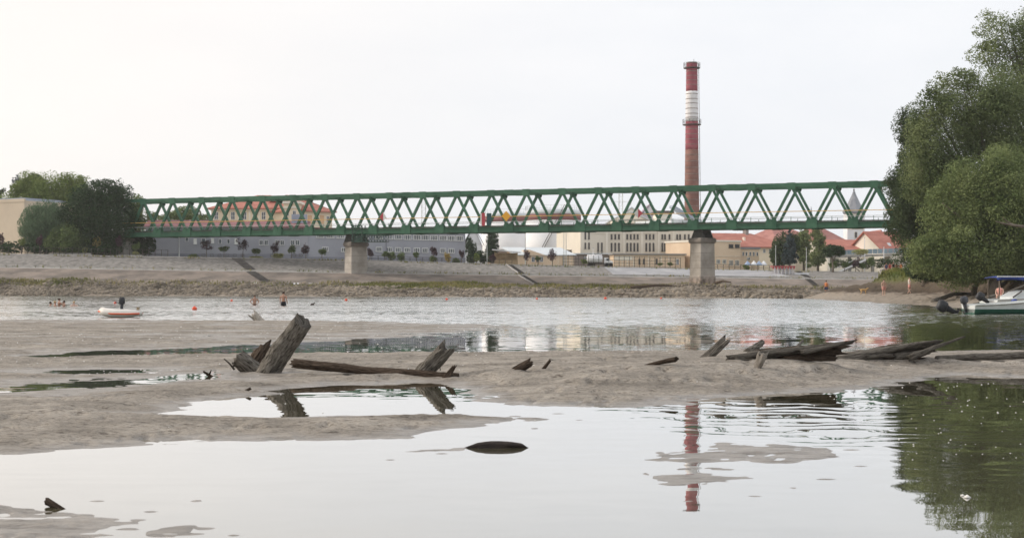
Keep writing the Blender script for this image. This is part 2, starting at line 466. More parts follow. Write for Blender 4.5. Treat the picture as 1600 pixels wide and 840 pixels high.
def mud_material():
    m = bpy.data.materials.new('river_mud'); m.use_nodes = True
    n, l = m.node_tree.nodes, m.node_tree.links
    b = n['Principled BSDF']
    g = n.new('ShaderNodeNewGeometry'); sx = n.new('ShaderNodeSeparateXYZ'); l.new(g.outputs['Position'], sx.inputs[0])
    def noise(scale, stretch=(1, 1, 1), detail=5.0, rgh=0.6):
        mp = n.new('ShaderNodeMapping'); mp.inputs['Scale'].default_value = stretch
        l.new(g.outputs['Position'], mp.inputs['Vector'])
        t = n.new('ShaderNodeTexNoise'); t.inputs['Scale'].default_value = scale; t.inputs['Detail'].default_value = detail; t.inputs['Roughness'].default_value = rgh
        l.new(mp.outputs['Vector'], t.inputs['Vector']); return t.outputs['Fac']
    def ramp(v, a, ca, b_, cb):
        r = n.new('ShaderNodeValToRGB'); r.color_ramp.elements[0].position = a; r.color_ramp.elements[0].color = ca
        r.color_ramp.elements[1].position = b_; r.color_ramp.elements[1].color = cb; l.new(v, r.inputs['Fac']); return r.outputs['Color']
    dry = ramp(noise(1.1, (0.6, 1, 1), 8.0, 0.7), 0.33, (0.180, 0.160, 0.134, 1), 0.66, (0.415, 0.375, 0.325, 1))
    # small dark prints, pebbles and holes
    speck = ramp(noise(9.0, (0.6, 1.0, 1), 5.0, 0.7), 0.34, (0.36, 0.33, 0.31, 1), 0.44, (1, 1, 1, 1))
    grit = ramp(noise(26.0, (0.6, 1.0, 1), 3.0, 0.7), 0.36, (0.55, 0.53, 0.51, 1), 0.50, (1, 1, 1, 1))
    mu = n.new('ShaderNodeMixRGB'); mu.blend_type = 'MULTIPLY'; mu.inputs['Fac'].default_value = 1.0
    l.new(dry, mu.inputs['Color1']); l.new(speck, mu.inputs['Color2'])
    mg = n.new('ShaderNodeMixRGB'); mg.blend_type = 'MULTIPLY'; mg.inputs['Fac'].default_value = 1.0
    l.new(mu.outputs['Color'], mg.inputs['Color1']); l.new(grit, mg.inputs['Color2']); mu = mg
    # wet margin beside the water: height above the water with a ragged limit
    ad = n.new('ShaderNodeMath'); ad.operation = 'MULTIPLY_ADD'; l.new(noise(0.9, (0.6, 1, 1), 4.0), ad.inputs[0]); ad.inputs[1].default_value = -0.055; l.new(sx.outputs['Z'], ad.inputs[2])
    wet = n.new('ShaderNodeMapRange'); wet.interpolation_type = 'SMOOTHSTEP'
    for k, v in zip(('From Min', 'From Max', 'To Min', 'To Max'), (-0.022, 0.020, 1.0, 0.0)): wet.inputs[k].default_value = v
    l.new(ad.outputs[0], wet.inputs['Value'])
    mx = n.new('ShaderNodeMixRGB'); l.new(wet.outputs['Result'], mx.inputs['Fac'])
    l.new(mu.outputs['Color'], mx.inputs['Color1']); l.new(ramp(noise(3.0, (0.5, 1.6, 1), 7.0, 0.72), 0.36, (0.165, 0.147, 0.128, 1), 0.60, (0.335, 0.308, 0.280, 1)), mx.inputs['Color2'])
    l.new(mx.outputs['Color'], b.inputs['Base Color'])
    rr = n.new('ShaderNodeMapRange'); rr.inputs['To Min'].default_value = 0.85; rr.inputs['To Max'].default_value = 0.33
    l.new(wet.outputs['Result'], rr.inputs['Value']); l.new(rr.outputs['Result'], b.inputs['Roughness'])
    b.inputs['Specular IOR Level'].default_value = 0.35
    h1 = noise(9.0, (0.55, 1.2, 1), 5.0, 0.65)
    bp = n.new('ShaderNodeBump'); bp.inputs['Distance'].default_value = 0.07; bp.inputs['Strength'].default_value = 1.0
    l.new(h1, bp.inputs['Height']); l.new(bp.outputs['Normal'], b.inputs['Normal'])
    return m
M_mud = mud_material()
mud = place('mud_flat', np_mesh('mud_flat', np.stack([gx.ravel(), gy.ravel(), gh], 1), grid_faces(nr, nc), M_mud))
tag(mud, 'grey brown mud flats and sand bars left by low water', None, None, 'structure')

# ------------------------------------------------------------------ far embankment and the ground behind it
Y_WL = [(-900, 459.5), (0, 461.5), (545, 463), (1090, 465.5), (1280, 466.5), (1500, 467), (2600, 470)]
T_RB = [(-900, 431), (0, 437), (300, 440), (560, 443), (950, 447), (1250, 449), (1500, 450), (2600, 452)]
T_BM = [(-900, 398), (0, 418), (300, 423), (560, 427), (950, 432), (1250, 436), (1500, 438), (2600, 441)]
T_CR = [(-900, 376), (0, 397), (300, 402.5), (560, 406.5), (800, 414), (950, 417.5), (1250, 424), (1500, 428), (2600, 436)]
D_RB = [(-900, 224), (0, 222), (545, 221), (1280, 228), (2600, 238)]
D_BM = [(-900, 231), (0, 229), (545, 229), (1280, 238), (2600, 250)]
D_CR = [(-900, 240), (0, 238), (545, 239), (1280, 250), (2600, 262)]
def bank_profile(px):
    """points (Y, z) of the embankment along the line of sight of column px"""
    yw = F * H / (lerp_tab(Y_WL, px) - HZ)
    yr = lerp_tab(D_RB, px); zr = zat(lerp_tab(T_RB, px), yr)
    yb = lerp_tab(D_BM, px); zb = zat(lerp_tab(T_BM, px), yb)
    yc = lerp_tab(D_CR, px); zc = zat(lerp_tab(T_CR, px), yc)
    return [(yw - 12, -1.2), (yw, 0.0), (yr, zr), (yb, zb), (yb + 1.2, zb + 0.10), (yb + 1.3, zb + 0.34), (yc, zc), (yc + 0.02, zc + 0.14), (yc + 0.45, zc + 0.14), (yc + 0.47, zc + 0.02)]
def Gz(px): return bank_profile(px)[-1][1]                # ground level behind the crest
def crest_at(px):
    p = bank_profile(px)[6]; return Vector((xat(px, p[0]), p[0], p[1]))
pxs = np.linspace(-900, 2600, 351)
P2C = at(1092, 450, 207.0)
def mound2(x, y): return 1.0 * math.exp(-((x - P2C.x) / 7.0) ** 2 - ((y - P2C.y + 2.0) / 7.5) ** 2)
def strip(name, i0, i1, sub, m, label, noise_amp=0.0, bumpy=False, last=None):
    V = []; nrow = None
    for px in pxs:
        pr = bank_profile(px); row = []
        for k in range(i0, i1):
            a, b = pr[k], pr[k + 1]
            for j in range(sub if (k < i1 - 1) else sub + 1):
                t = j / sub
                row.append((a[0] + (b[0] - a[0]) * t, a[1] + (b[1] - a[1]) * t))
        if last: row = [pr[-1]] + [(pr[-1][0] + d, pr[-1][1]) for d in last]
        nrow = len(row)
        for y, z in row:
            x = xat(px, y)
            V.append((x, y, z))
    V = np.array(V)
    if bumpy:
        V[:, 2] += noise_amp * fbm(V[:, 0] * 0.35, V[:, 1] * 0.35, 3, 3) + np.exp(-((V[:, 0] - P2C.x) / 7.0) ** 2 - ((V[:, 1] - P2C.y + 2.0) / 7.5) ** 2)
    o = place(name, np_mesh(name, V, grid_faces(len(pxs), nrow), m, smooth=bumpy))
    return tag(o, label, None, None, 'structure')
M_gravel = mat('foreshore_gravel', S(108, 100, 90), S(150, 141, 130), 0.8, 0.95, 0.10, 2.2, spec=0.1)
M_slope_low = mat('lower_slope_concrete', S(108, 102, 97), S(148, 137, 128), 0.30, 0.9, 0.03, 3.0, stretch=(1, 1, 2.5), spec=0.1)
M_slope_up = mat('stone_pitching', S(104, 102, 100), S(166, 162, 157), 1.3, 0.9, 0.12, 1.6, spec=0.1, detail=7, lo=0.3, hi=0.75)
M_kerb = mat('pale_concrete', S(150, 147, 142), S(180, 176, 171), 0.8, 0.85, 0.01, 6.0)
M_ground = mat('town_ground', S(120, 122, 104), S(165, 160, 148), 0.05, 0.95)
strip('river_foreshore', 0, 2, 14, M_gravel, 'gravel foreshore below the far embankment', 0.5, True)
strip('embankment_lower_slope', 2, 3, 3, M_slope_low, 'smooth concrete lower slope of the far embankment')
strip('embankment_ledge', 3, 5, 1, M_kerb, 'narrow concrete ledge halfway up the far embankment')
strip('embankment_upper_slope', 5, 6, 3, M_slope_up, 'stone pitched upper slope of the far embankment')
strip('embankment_kerb', 6, 9, 1, M_kerb, 'pale kerb along the crest of the far embankment')
strip('town_ground', 0, 0, 1, M_ground, 'level town ground behind the far embankment', last=[8, 30, 80, 250, 700])

# rubble stones at the foot of the embankment (too small to tell apart singly)
rr = random.Random(3)
ico = bmesh.new(); bmesh.ops.create_icosphere(ico, subdivisions=1, radius=1.0)
iv = np.array([v.co[:] for v in ico.verts]); fi = np.array([[v.index for v in f.verts] for f in ico.faces]); ico.free()
NS = 21000
rng = np.random.default_rng(4)
def tabs(t, x): return np.interp(x, [q[0] for q in t], [q[1] for q in t])
def fore_pt(px, t):
    """points on the foreshore: px column and share t of the way from waterline to the rubble's top (arrays)"""
    yw = F * H / (tabs(Y_WL, px) - HZ); yr = tabs(D_RB, px); zr = H - (tabs(T_RB, px) - HZ) / F * yr
    y = yw + (yr - yw) * t; x = (px - 800.0) / F * y
    z = zr * t + np.exp(-((x - P2C.x) / 7.0) ** 2 - ((y - P2C.y + 2.0) / 7.5) ** 2) + 0.5 * fbm(x * 0.35, y * 0.35, 3, 3)
    return x, y, z
px_ = rng.uniform(-120, 1720, NS)
x_, y_, z_ = fore_pt(px_, rng.random(NS) ** 0.85)
s_ = rng.uniform(0.09, 0.25, NS) * np.where(rng.random(NS) < 0.93, 1.0, 1.9)
q = iv[None] * (1 + (rng.random((NS, len(iv), 1)) - 0.5) * 0.7) * np.stack([rng.uniform(0.8, 1.5, NS), rng.uniform(0.7, 1.2, NS), rng.uniform(0.5, 0.9, NS)], 1)[:, None, :] * s_[:, None, None]
a_ = rng.uniform(0, 6.28, NS); c_, sn_ = np.cos(a_)[:, None], np.sin(a_)[:, None]
SV = np.stack([q[:, :, 0] * c_ - q[:, :, 1] * sn_, q[:, :, 0] * sn_ + q[:, :, 1] * c_, q[:, :, 2]], -1)
SV += np.stack([x_, y_, np.maximum(z_, 0.02) + s_ * 0.12], 1)[:, None, :]
SF = (fi[None] + (np.arange(NS) * len(iv))[:, None, None]).reshape(-1, 3)
M_stone = mat('rubble_stone', S(102, 95, 85), S(150, 140, 127), 0.22, 0.95, island=0.24, spec=0.1)
rub = place('rubble_stones', np_mesh('rubble_stones', SV.reshape(-1, 3), SF, M_stone, smooth=False))
tag(rub, 'loose grey rubble stones along the foot of the far embankment', None, None, 'stuff')

# grass tufts growing along the top of the rubble
def tufts(x, y, z, hmin, hmax, wmin, wmax):
    k = len(x); a = rng.uniform(0, 6.28, k); w = rng.uniform(wmin, wmax, k); dx, dy = np.cos(a) * w, np.sin(a) * w; h = rng.uniform(hmin, hmax, k)
    V = np.stack([np.stack([x - dx, y - dy, z - 0.04], 1), np.stack([x + dx, y + dy, z - 0.04], 1),
                  np.stack([x + rng.uniform(-.2, .2, k), y + rng.uniform(-.1, .1, k), z + h], 1)], 1).reshape(-1, 3)
    return V, np.arange(3 * k).reshape(-1, 3)
px_ = np.concatenate([rng.normal(670, 60, 5200), rng.normal(960, 120, 3400), rng.normal(60, 40, 1000), rng.normal(1090, 40, 1400), rng.uniform(-100, 1400, 2600)])
x_, y_, z_ = fore_pt(px_, np.clip(rng.normal(0.86, 0.12, len(px_)), 0.35, 0.99))
GV, GF = tufts(x_, y_, z_ + 0.05, 0.2, 0.55, 0.06, 0.13)
pw_ = rng.uniform(-150, 1700, 2600); side = rng.random(len(pw_)) < 0.55            # weeds along the crest and the ledge
yw_ = np.where(side, tabs(D_CR, pw_) + rng.uniform(-1.2, .3, len(pw_)), tabs(D_BM, pw_) + rng.uniform(.9, 2.2, len(pw_)))
zw_ = np.where(side, H - (tabs(T_CR, pw_) - HZ) / F * tabs(D_CR, pw_) - .1, H - (tabs(T_BM, pw_) - HZ) / F * tabs(D_BM, pw_) + .2)
kp = fbm(pw_ * .02, pw_ * 0 + side * 7.0, 3, 99) > -.02
V2, F2 = tufts(((pw_ - 800) / F * yw_)[kp], yw_[kp], zw_[kp], .15, .5, .06, .14); F2 = F2 + len(GV); GV = np.concatenate([GV, V2]); GF = np.concatenate([GF, F2])
M_tuft = mat('bank_grass', S(98, 106, 56), S(150, 140, 94), 0.12, 0.9, island=0.3, trans=0.3)
gt = place('bank_grass', np_mesh('bank_grass', GV, GF, M_tuft, smooth=False))
tag(gt, 'dry green grass tufts and weeds on the rubble and embankment', None, None, 'stuff')

# ------------------------------------------------------------------ sandy bank on the right
RB_LINE = [(1268, 466.8), (1290, 467.5), (1330, 470.5), (1380, 473), (1420, 475), (1480, 479.5), (1560, 488), (1640, 497), (1760, 512), (2000, 540), (2600, 600)]
rb_poly = gp(RB_LINE) + [(120, 20), (400, 20), (400, 260), (60, 260), tuple(at(1330, 430, 205)[:2]), tuple(at(1270, 430, 195)[:2])]
def rb_h(X, Y):
    X = np.asarray(X, float).ravel(); Y = np.asarray(Y, float).ravel(); P = np.stack([X, Y], 1)
    sd = sdf(P + np.stack([fbm(X * 0.2, Y * 0.2, 5, 2), fbm(X * 0.2, Y * 0.2, 5, 8)], 1) * 2.4, rb_poly)
    ledge = fbm(X * 0.25, Y * 0.25, 4, 15) * 2.6
    h = np.where(sd < 0, sd * 0.15, 0)
    h = h + np.interp(sd, [0, 3, 7, 8.2, 9.2, 14, 24, 60], [0, 0.33, 0.68, 0.85, 2.05, 2.5, 2.9, 3.3]) * (sd > 0)
    e = np.clip((sd - 6) / 5, 0, 1)
    h = h + ledge * 0.18 * e + fbm(X * 1.2, Y * 1.2, 3, 60) * 0.28 * np.clip(sd / 4, 0.1, 1)
    c = at(1372, 430, 168); h = h + 1.15 * np.exp(-((X - c.x) / 7.0) ** 2 - ((Y - c.y) / 9.0) ** 2) * np.clip(sd / 3, 0, 1)
    return h
def rz_(x, y): return float(rb_h([x], [y])[0])
xs = np.linspace(30, 150, 260); yy = np.linspace(40, 215, 300)
GX, GY = np.meshgrid(xs, yy)
GH = rb_h(GX, GY)
def sandbank_material():
    m = bpy.data.materials.new('sandy_bank'); m.use_nodes = True
    n, l = m.node_tree.nodes, m.node_tree.links; b = n['Principled BSDF']; b.inputs['Roughness'].default_value = 0.92; b.inputs['Specular IOR Level'].default_value = 0.1
    g = n.new('ShaderNodeNewGeometry'); sx = n.new('ShaderNodeSeparateXYZ'); l.new(g.outputs['Position'], sx.inputs[0])
    t = n.new('ShaderNodeTexNoise'); t.inputs['Scale'].default_value = 0.5; t.inputs['Detail'].default_value = 7; l.new(g.outputs['Position'], t.inputs['Vector'])
    ma = n.new('ShaderNodeMath'); ma.operation = 'MULTIPLY_ADD'; l.new(t.outputs['Fac'], ma.inputs[0]); ma.inputs[1].default_value = 0.9; l.new(sx.outputs['Z'], ma.inputs[2])
    r = n.new('ShaderNodeValToRGB'); l.new(ma.outputs[0], r.inputs['Fac'])
    mr = n.new('ShaderNodeMapRange'); mr.inputs['From Min'].default_value = 0.2; mr.inputs['From Max'].default_value = 3.6; l.new(ma.outputs[0], mr.inputs['Value']); l.new(mr.outputs['Result'], r.inputs['Fac'])
    e = r.color_ramp.elements
    e[0].position = 0.0; e[0].color = (0.20, 0.175, 0.15, 1)
    e[1].position = 0.12; e[1].color = (0.32, 0.28, 0.235, 1)
    for p, c in ((0.26, (0.30, 0.255, 0.21, 1)), (0.33, (0.085, 0.066, 0.050, 1)), (0.60, (0.125, 0.10, 0.074, 1)), (0.74, (0.13, 0.135, 0.06, 1)), (1.0, (0.075, 0.10, 0.035, 1))):
        q = e.new(p); q.color = c
    l.new(r.outputs['Color'], b.inputs['Base Color'])
    t2 = n.new('ShaderNodeTexNoise'); t2.inputs['Scale'].default_value = 1.6; t2.inputs['Detail'].default_value = 7; l.new(g.outputs['Position'], t2.inputs['Vector'])
    bp = n.new('ShaderNodeBump'); bp.inputs['Distance'].default_value = 0.45; l.new(t2.outputs['Fac'], bp.inputs['Height']); l.new(bp.outputs['Normal'], b.inputs['Normal'])
    return m
sb = place('sandy_bank', np_mesh('sandy_bank', np.stack([GX.ravel(), GY.ravel(), GH], 1), grid_faces(300, 260), sandbank_material()))
tag(sb, 'sandy right bank rising from the water to grass under the trees', None, None, 'structure')
yk = rng.normal(166, 7, 7000); xk = (rng.normal(1372, 30, 7000) - 800) / F * yk
x_ = np.concatenate([xk, rng.uniform(36, 70, 16000)]); y_ = np.concatenate([yk, rng.uniform(84, 180, 16000)])
z_ = rb_h(x_, y_)
keep = (z_ > 2.05) & ((z_ > 2.45) | (rng.random(len(z_)) < 0.5))
GV, GF = tufts(x_[keep], y_[keep], z_[keep], 0.12, 0.45, 0.05, 0.12)
M_grass2 = mat('shore_grass', S(88, 104, 48), S(140, 138, 78), 0.3, 0.9, island=0.3, trans=0.3)
tag(place('shore_grass', np_mesh('shore_grass', GV, GF, M_grass2, smooth=False)), 'green grass on the knoll and under the trees of the right bank', None, None, 'stuff')
# ================================================================== BRIDGE
M_green = mat('bridge_green_paint', S(46, 90, 68), S(70, 116, 90), 0.35, 0.55, 0.004, 6.0, spec=0.35, detail=7)
M_green_d = mat('bridge_dark_green_paint', S(46, 68, 60), S(66, 90, 80), 0.5, 0.6)
M_steel = mat('old_steel', S(58, 56, 54), S(98, 92, 86), 1.2, 0.7)
M_yellow = mat('yellow_pipe_paint', S(214, 168, 86), S(226, 186, 110), 1.0, 0.5)
M_lgrey = mat('light_grey_paint', S(176, 180, 178), S(200, 203, 200), 0.8, 0.6)
M_deck = mat('bridge_deck_timber', S(92, 84, 78), S(120, 112, 104), 1.5, 0.9)
BO = Vector((26.62, 209.33, 0.0)); BRZ = math.atan2(-0.347, 0.938)
PAN, ZT, ZB, TW = 5.775, 15.96, 10.22, 5.17
NI = list(range(-1, 26))
bridge = empty('truss_bridge', BO, BRZ, 'long green steel truss bridge crossing the river on stone piers', 'bridge')
def bx_(i): return PAN * (i - 16)
xa, xb = bx_(-1) - 1.0, bx_(25) + 1.0
dg_up = MB().beam((0, 0, ZB), (PAN / 2, 0, ZT - 0.2), 0.36, 0.43, (0, 1, 0)).mesh('diagonal', M_green)
dg_dn = MB().beam((0, 0, ZB), (-PAN / 2, 0, ZT - 0.2), 0.36, 0.35, (0, 1, 0)).mesh('diagonal', M_green)
dk = MB()
gus_lo = MB().add([(-.78, -.03, -.5), (.78, -.03, -.5), (.78, -.03, .5), (.62, -.03, .85), (-.62, -.03, .85), (-.78, -.03, .5),
                   (-.78, .03, -.5), (.78, .03, -.5), (.78, .03, .5), (.62, .03, .85), (-.62, .03, .85), (-.78, .03, .5)],
                  [(0, 1, 2, 3, 4, 5), (11, 10, 9, 8, 7, 6)] + [(k, k + 6, (k + 1) % 6 + 6, (k + 1) % 6) for k in range(6)]).mesh('gusset_plate', M_green)
gus_up = MB().add([(-.6, -.03, .33), (.6, -.03, .33), (.6, -.03, -.4), (.45, -.03, -.7), (-.45, -.03, -.7), (-.6, -.03, -.4),
                   (-.6, .03, .33), (.6, .03, .33), (.6, .03, -.4), (.45, .03, -.7), (-.45, .03, -.7), (-.6, .03, -.4)],
                  [(5, 4, 3, 2, 1, 0), (6, 7, 8, 9, 10, 11)] + [(k, (k + 1) % 6, (k + 1) % 6 + 6, k + 6) for k in range(6)]).mesh('gusset_plate', M_green)
for side, yy0 in ((0, 0.0), (1, TW)):
    sg = -1 if side == 0 else 1
    m = MB().box(xa, xb, yy0 - .28, yy0 + .28, ZT - .27, ZT + .27)
    for i in NI[::3]: m.box(bx_(i) - .7, bx_(i) + .7, yy0 - .31, yy0 + .31, ZT - .30, ZT + .305)
    m.build('top_chord', M_green, bridge)
    m = MB().box(xa, xb, yy0 - .20, yy0 + .20, ZB - .34, ZB + .24)
    m.box(xa, xb, yy0 - .34, yy0 + .34, ZB - .44, ZB - .34); m.box(xa, xb, yy0 - .34, yy0 + .34, ZB + .24, ZB + .33)
    m.build('bottom_chord', M_green, bridge)
    for i in NI:
        if i < NI[-1]: place('diagonal', dg_up, bridge, (bx_(i), yy0, 0))
        if i > NI[0]: place('diagonal', dg_dn, bridge, (bx_(i), yy0, 0))
        for off in (-.34, .37):
            place('gusset_plate', gus_lo, bridge, (bx_(i), yy0 + off + (.02 if off > 0 else -.03), ZB))
        if i < NI[-1]: place('gusset_plate', gus_up, bridge, (bx_(i) + PAN / 2, yy0 + sg * .335, ZT))
m_fb = MB().box(-.18, .18, .3, TW - .3, ZB - .35, ZB + .25).mesh('floor_beam', M_green_d)
m_ts = MB().box(-.12, .12, .3, TW - .3, ZT - .12, ZT + .12).mesh('top_strut', M_green)
for i in NI:
    place('floor_beam', m_fb, bridge, (bx_(i), 0, 0))
    if i < NI[-1]: place('top_strut', m_ts, bridge, (bx_(i) + PAN / 2, 0, 0))
MB().box(xa, xb, 0.9, TW - 0.9, ZB + .27, ZB + .42).build('deck', M_deck, bridge)
for y_ in (1.55, 3.0): MB().box(xa, xb, y_ - .05, y_ + .05, ZB + .42, ZB + .58).build('rail', M_steel, bridge)
for y_, z_, r_, mm in ((-.62, 1.74, .045, M_yellow), (-.5, 1.05, .03, M_lgrey), (TW + .5, 1.12, .035, M_lgrey), (TW + .5, .75, .03, M_green)):
    nm = 'yellow_pipe' if mm is M_yellow else 'handrail'
    m = MB().box(xa, xb, y_ - r_, y_ + r_, ZB + z_ * 1.1 - r_, ZB + z_ * 1.1 + r_); m.build(nm, mm, bridge)
# walkway outside the far truss with its posts
MB().box(xa, xb, TW + .35, TW + 1.5, ZB + .25, ZB + .36).build('walkway', M_deck, bridge)
MB().box(xa, xb, TW + .3, TW + .38, ZB + .45, ZB + .62).build('walkway_edge', M_green, bridge)
pst = MB().box(-.035, .035, -.035, .035, .3, 1.15).mesh('handrail_post', M_green)
for i in NI:
    for k in (0, .5): place('handrail_post', pst, bridge, (bx_(i) + k * PAN, -.5, ZB)); place('handrail_post', pst, bridge, (bx_(i) + k * PAN, TW + .5, ZB))
M_bear = mat('bearing_steel', S(46, 48, 46), S(80, 78, 72), 1.5, 0.7)
def bearing(x, y, zt):
    m = MB(); zb_ = zt
    m.add([(x - .95, y - .4, zb_), (x + .95, y - .4, zb_), (x + .95, y + .4, zb_), (x - .95, y + .4, zb_), (x - .5, y - .35, ZB - .44), (x + .5, y - .35, ZB - .44), (x + .5, y + .35, ZB - .44), (x - .5, y + .35, ZB - .44)],
          [(0, 3, 2, 1), (4, 5, 6, 7), (0, 1, 5, 4), (1, 2, 6, 5), (2, 3, 7, 6), (3, 0, 4, 7)])
    m.box(x - .25, x + .25, y - .45, y + .45, zb_ + .25, zb_ + .75)
    m.build('bearing', M_bear, bridge)
# inspection gantry hanging under the deck beside the first pier
gant = empty('inspection_gantry', BO + Vector((0.938 * bx_(6.35), -0.347 * bx_(6.35), 0)), BRZ, 'dark green lattice inspection gantry hung under the bridge beside its left pier', 'gantry')
m = MB()
for z_ in (-1.75, -0.75):
    for y_ in (-.6, .5): m.beam((0.2, y_, ZB + z_), (6.2, y_, ZB + z_), .08, .1)
for k in range(13):
    x_ = .2 + k * .5
    for y_ in (-.6, .5):
        m.beam((x_, y_, ZB - 1.75), (x_, y_, ZB - .75), .05, .05)
        if k < 12: m.beam((x_, y_, ZB - (1.75 if k % 2 else .75)), (x_ + .5, y_, ZB - (.75 if k % 2 else 1.75)), .045, .045)
m.build('lattice_frame', M_green_d, gant)
MB().box(.2, 6.2, -.6, .5, ZB - 1.80, ZB - 1.76).build('walk_boards', M_deck, gant)
m = MB()
for x_ in (0.3, 2.0):
    for y_ in (-.62, .52): m.beam((x_, y_, ZB - 1.75), (x_, y_, ZB + .9), .14, .14)
m.beam((.3, -.62, ZB + .85), (2.0, -.62, ZB + .85), .14, .14); m.beam((.3, -.62, ZB - .6), (2.0, -.62, ZB + .8), .08, .08)
m.build('hanger_frame', M_green_d, gant)
MB().box(.5, 1.8, -.55, .4, ZB - 1.7, ZB - .9).build('winch_box', M_green_d, gant)

# piers
def pier_material():
    m = bpy.data.materials.new('pier_stone'); m.use_nodes = True
    n, l = m.node_tree.nodes, m.node_tree.links; b = n['Principled BSDF']; b.inputs['Roughness'].default_value = .9; b.inputs['Specular IOR Level'].default_value = .15
    g = n.new('ShaderNodeNewGeometry'); sx = n.new('ShaderNodeSeparateXYZ'); l.new(g.outputs['Position'], sx.inputs[0])
    t = n.new('ShaderNodeTexNoise'); t.inputs['Scale'].default_value = .55; t.inputs['Detail'].default_value = 8; l.new(g.outputs['Position'], t.inputs['Vector'])
    r = n.new('ShaderNodeValToRGB'); l.new(t.outputs['Fac'], r.inputs['Fac'])
    r.color_ramp.elements[0].position = .32; r.color_ramp.elements[0].color = S(150, 143, 134); r.color_ramp.elements[1].position = .68; r.color_ramp.elements[1].color = S(190, 183, 174)
    # flood line: the foot is stained brown
    ma = n.new('ShaderNodeMath'); ma.operation = 'MULTIPLY_ADD'; l.new(t.outputs['Fac'], ma.inputs[0]); ma.inputs[1].default_value = -1.8; l.new(sx.outputs['Z'], ma.inputs[2])
    mr = n.new('ShaderNodeMapRange'); mr.interpolation_type = 'SMOOTHSTEP'; l.new(ma.outputs[0], mr.inputs['Value'])
    for k, v in zip(('From Min', 'From Max', 'To Min', 'To Max'), (.9, 2.6, 1.0, 0.0)): mr.inputs[k].default_value = v
    t2 = n.new('ShaderNodeTexNoise'); t2.inputs['Scale'].default_value = 1.3; t2.inputs['Detail'].default_value = 6; l.new(g.outputs['Position'], t2.inputs['Vector'])
    r2 = n.new('ShaderNodeValToRGB'); l.new(t2.outputs['Fac'], r2.inputs['Fac'])
    r2.color_ramp.elements[0].position = .38; r2.color_ramp.elements[0].color = S(98, 88, 80); r2.color_ramp.elements[1].position = .62; r2.color_ramp.elements[1].color = S(164, 148, 136)
    mx = n.new('ShaderNodeMixRGB'); l.new(mr.outputs['Result'], mx.inputs['Fac']); l.new(r.outputs['Color'], mx.inputs['Color1']); l.new(r2.outputs['Color'], mx.inputs['Color2'])
    l.new(mx.outputs['Color'], b.inputs['Base Color'])
    bp = n.new('ShaderNodeBump'); bp.inputs['Distance'].default_value = .05; l.new(t2.outputs['Fac'], bp.inputs['Height']); l.new(bp.outputs['Normal'], b.inputs['Normal'])
    return m
M_pier = pier_material()
M_cap = mat('pier_cap_stone', S(112, 106, 100), S(144, 136, 128), .8, .9, .03, 3.0)
def pier(i, label, rot=0.0, zb_=-0.6, ztop=8.55):
    o = BO + Vector((0.938 * bx_(i) + .347 * 2.45, -0.347 * bx_(i) + .938 * 2.45, 0))
    p = empty('bridge_pier', o, BRZ + rot, label, 'bridge pier', 'stone piers of the truss bridge')
    def sec(w, a, b_, z): return [(-w, -a, z), (-.25 * w, -b_, z), (w, -a, z), (w, a, z), (.25 * w, b_, z), (-w, a, z)]
    m = MB(); zz = [zb_, 1.2, 2.9, 3.0, ztop - .75]
    ww = [2.0, 1.93, 1.88, 1.80, 1.72]
    m.loft([sec(w, w * 0.45, w * 1.42, z) for w, z in zip(ww, zz)]); m.build('shaft', M_pier, p)
    m = MB(); m.loft([sec(1.86, .92, 2.72, ztop - .75), sec(1.98, .98, 2.85, ztop - .55), sec(1.98, .98, 2.85, ztop - .2), sec(1.8, .9, 2.6, ztop)]); m.build('cap', M_cap, p)
    for z_ in (4.1, 5.2, 6.3):
        w = np.interp(z_, zz, ww) + .012
        MB().loft([sec(w, w * 0.45, w * 1.42, z_ - .02), sec(w, w * 0.45, w * 1.42, z_ + .02)]).build('course_joint', M_cap, p)
    bearing(bx_(i) - .3, 1.0, ztop + .002); bearing(bx_(i) + .3, TW - 1.0, ztop + .002)
    return p
pier(6.25, 'pale stone bridge pier on the rubble left of the middle', 0.34)
pier(16.15, 'stone bridge pier with stained foot below the tall chimney', 0.30)
# abutment at the left end, half hidden by trees
ab = empty('bridge_abutment', BO + Vector((0.938 * bx_(-1.2), -0.347 * bx_(-1.2), 0)), BRZ, 'concrete abutment under the left end of the bridge behind the dark tree', 'abutment')
MB().box(-7, .3, -.6, TW + 1.2, 2.0, 9.0).build('wall', M_kerb, ab)
MB().box(-7.2, .5, -.8, TW + 1.4, 9.0, 9.6).build('cap', M_cap, ab)

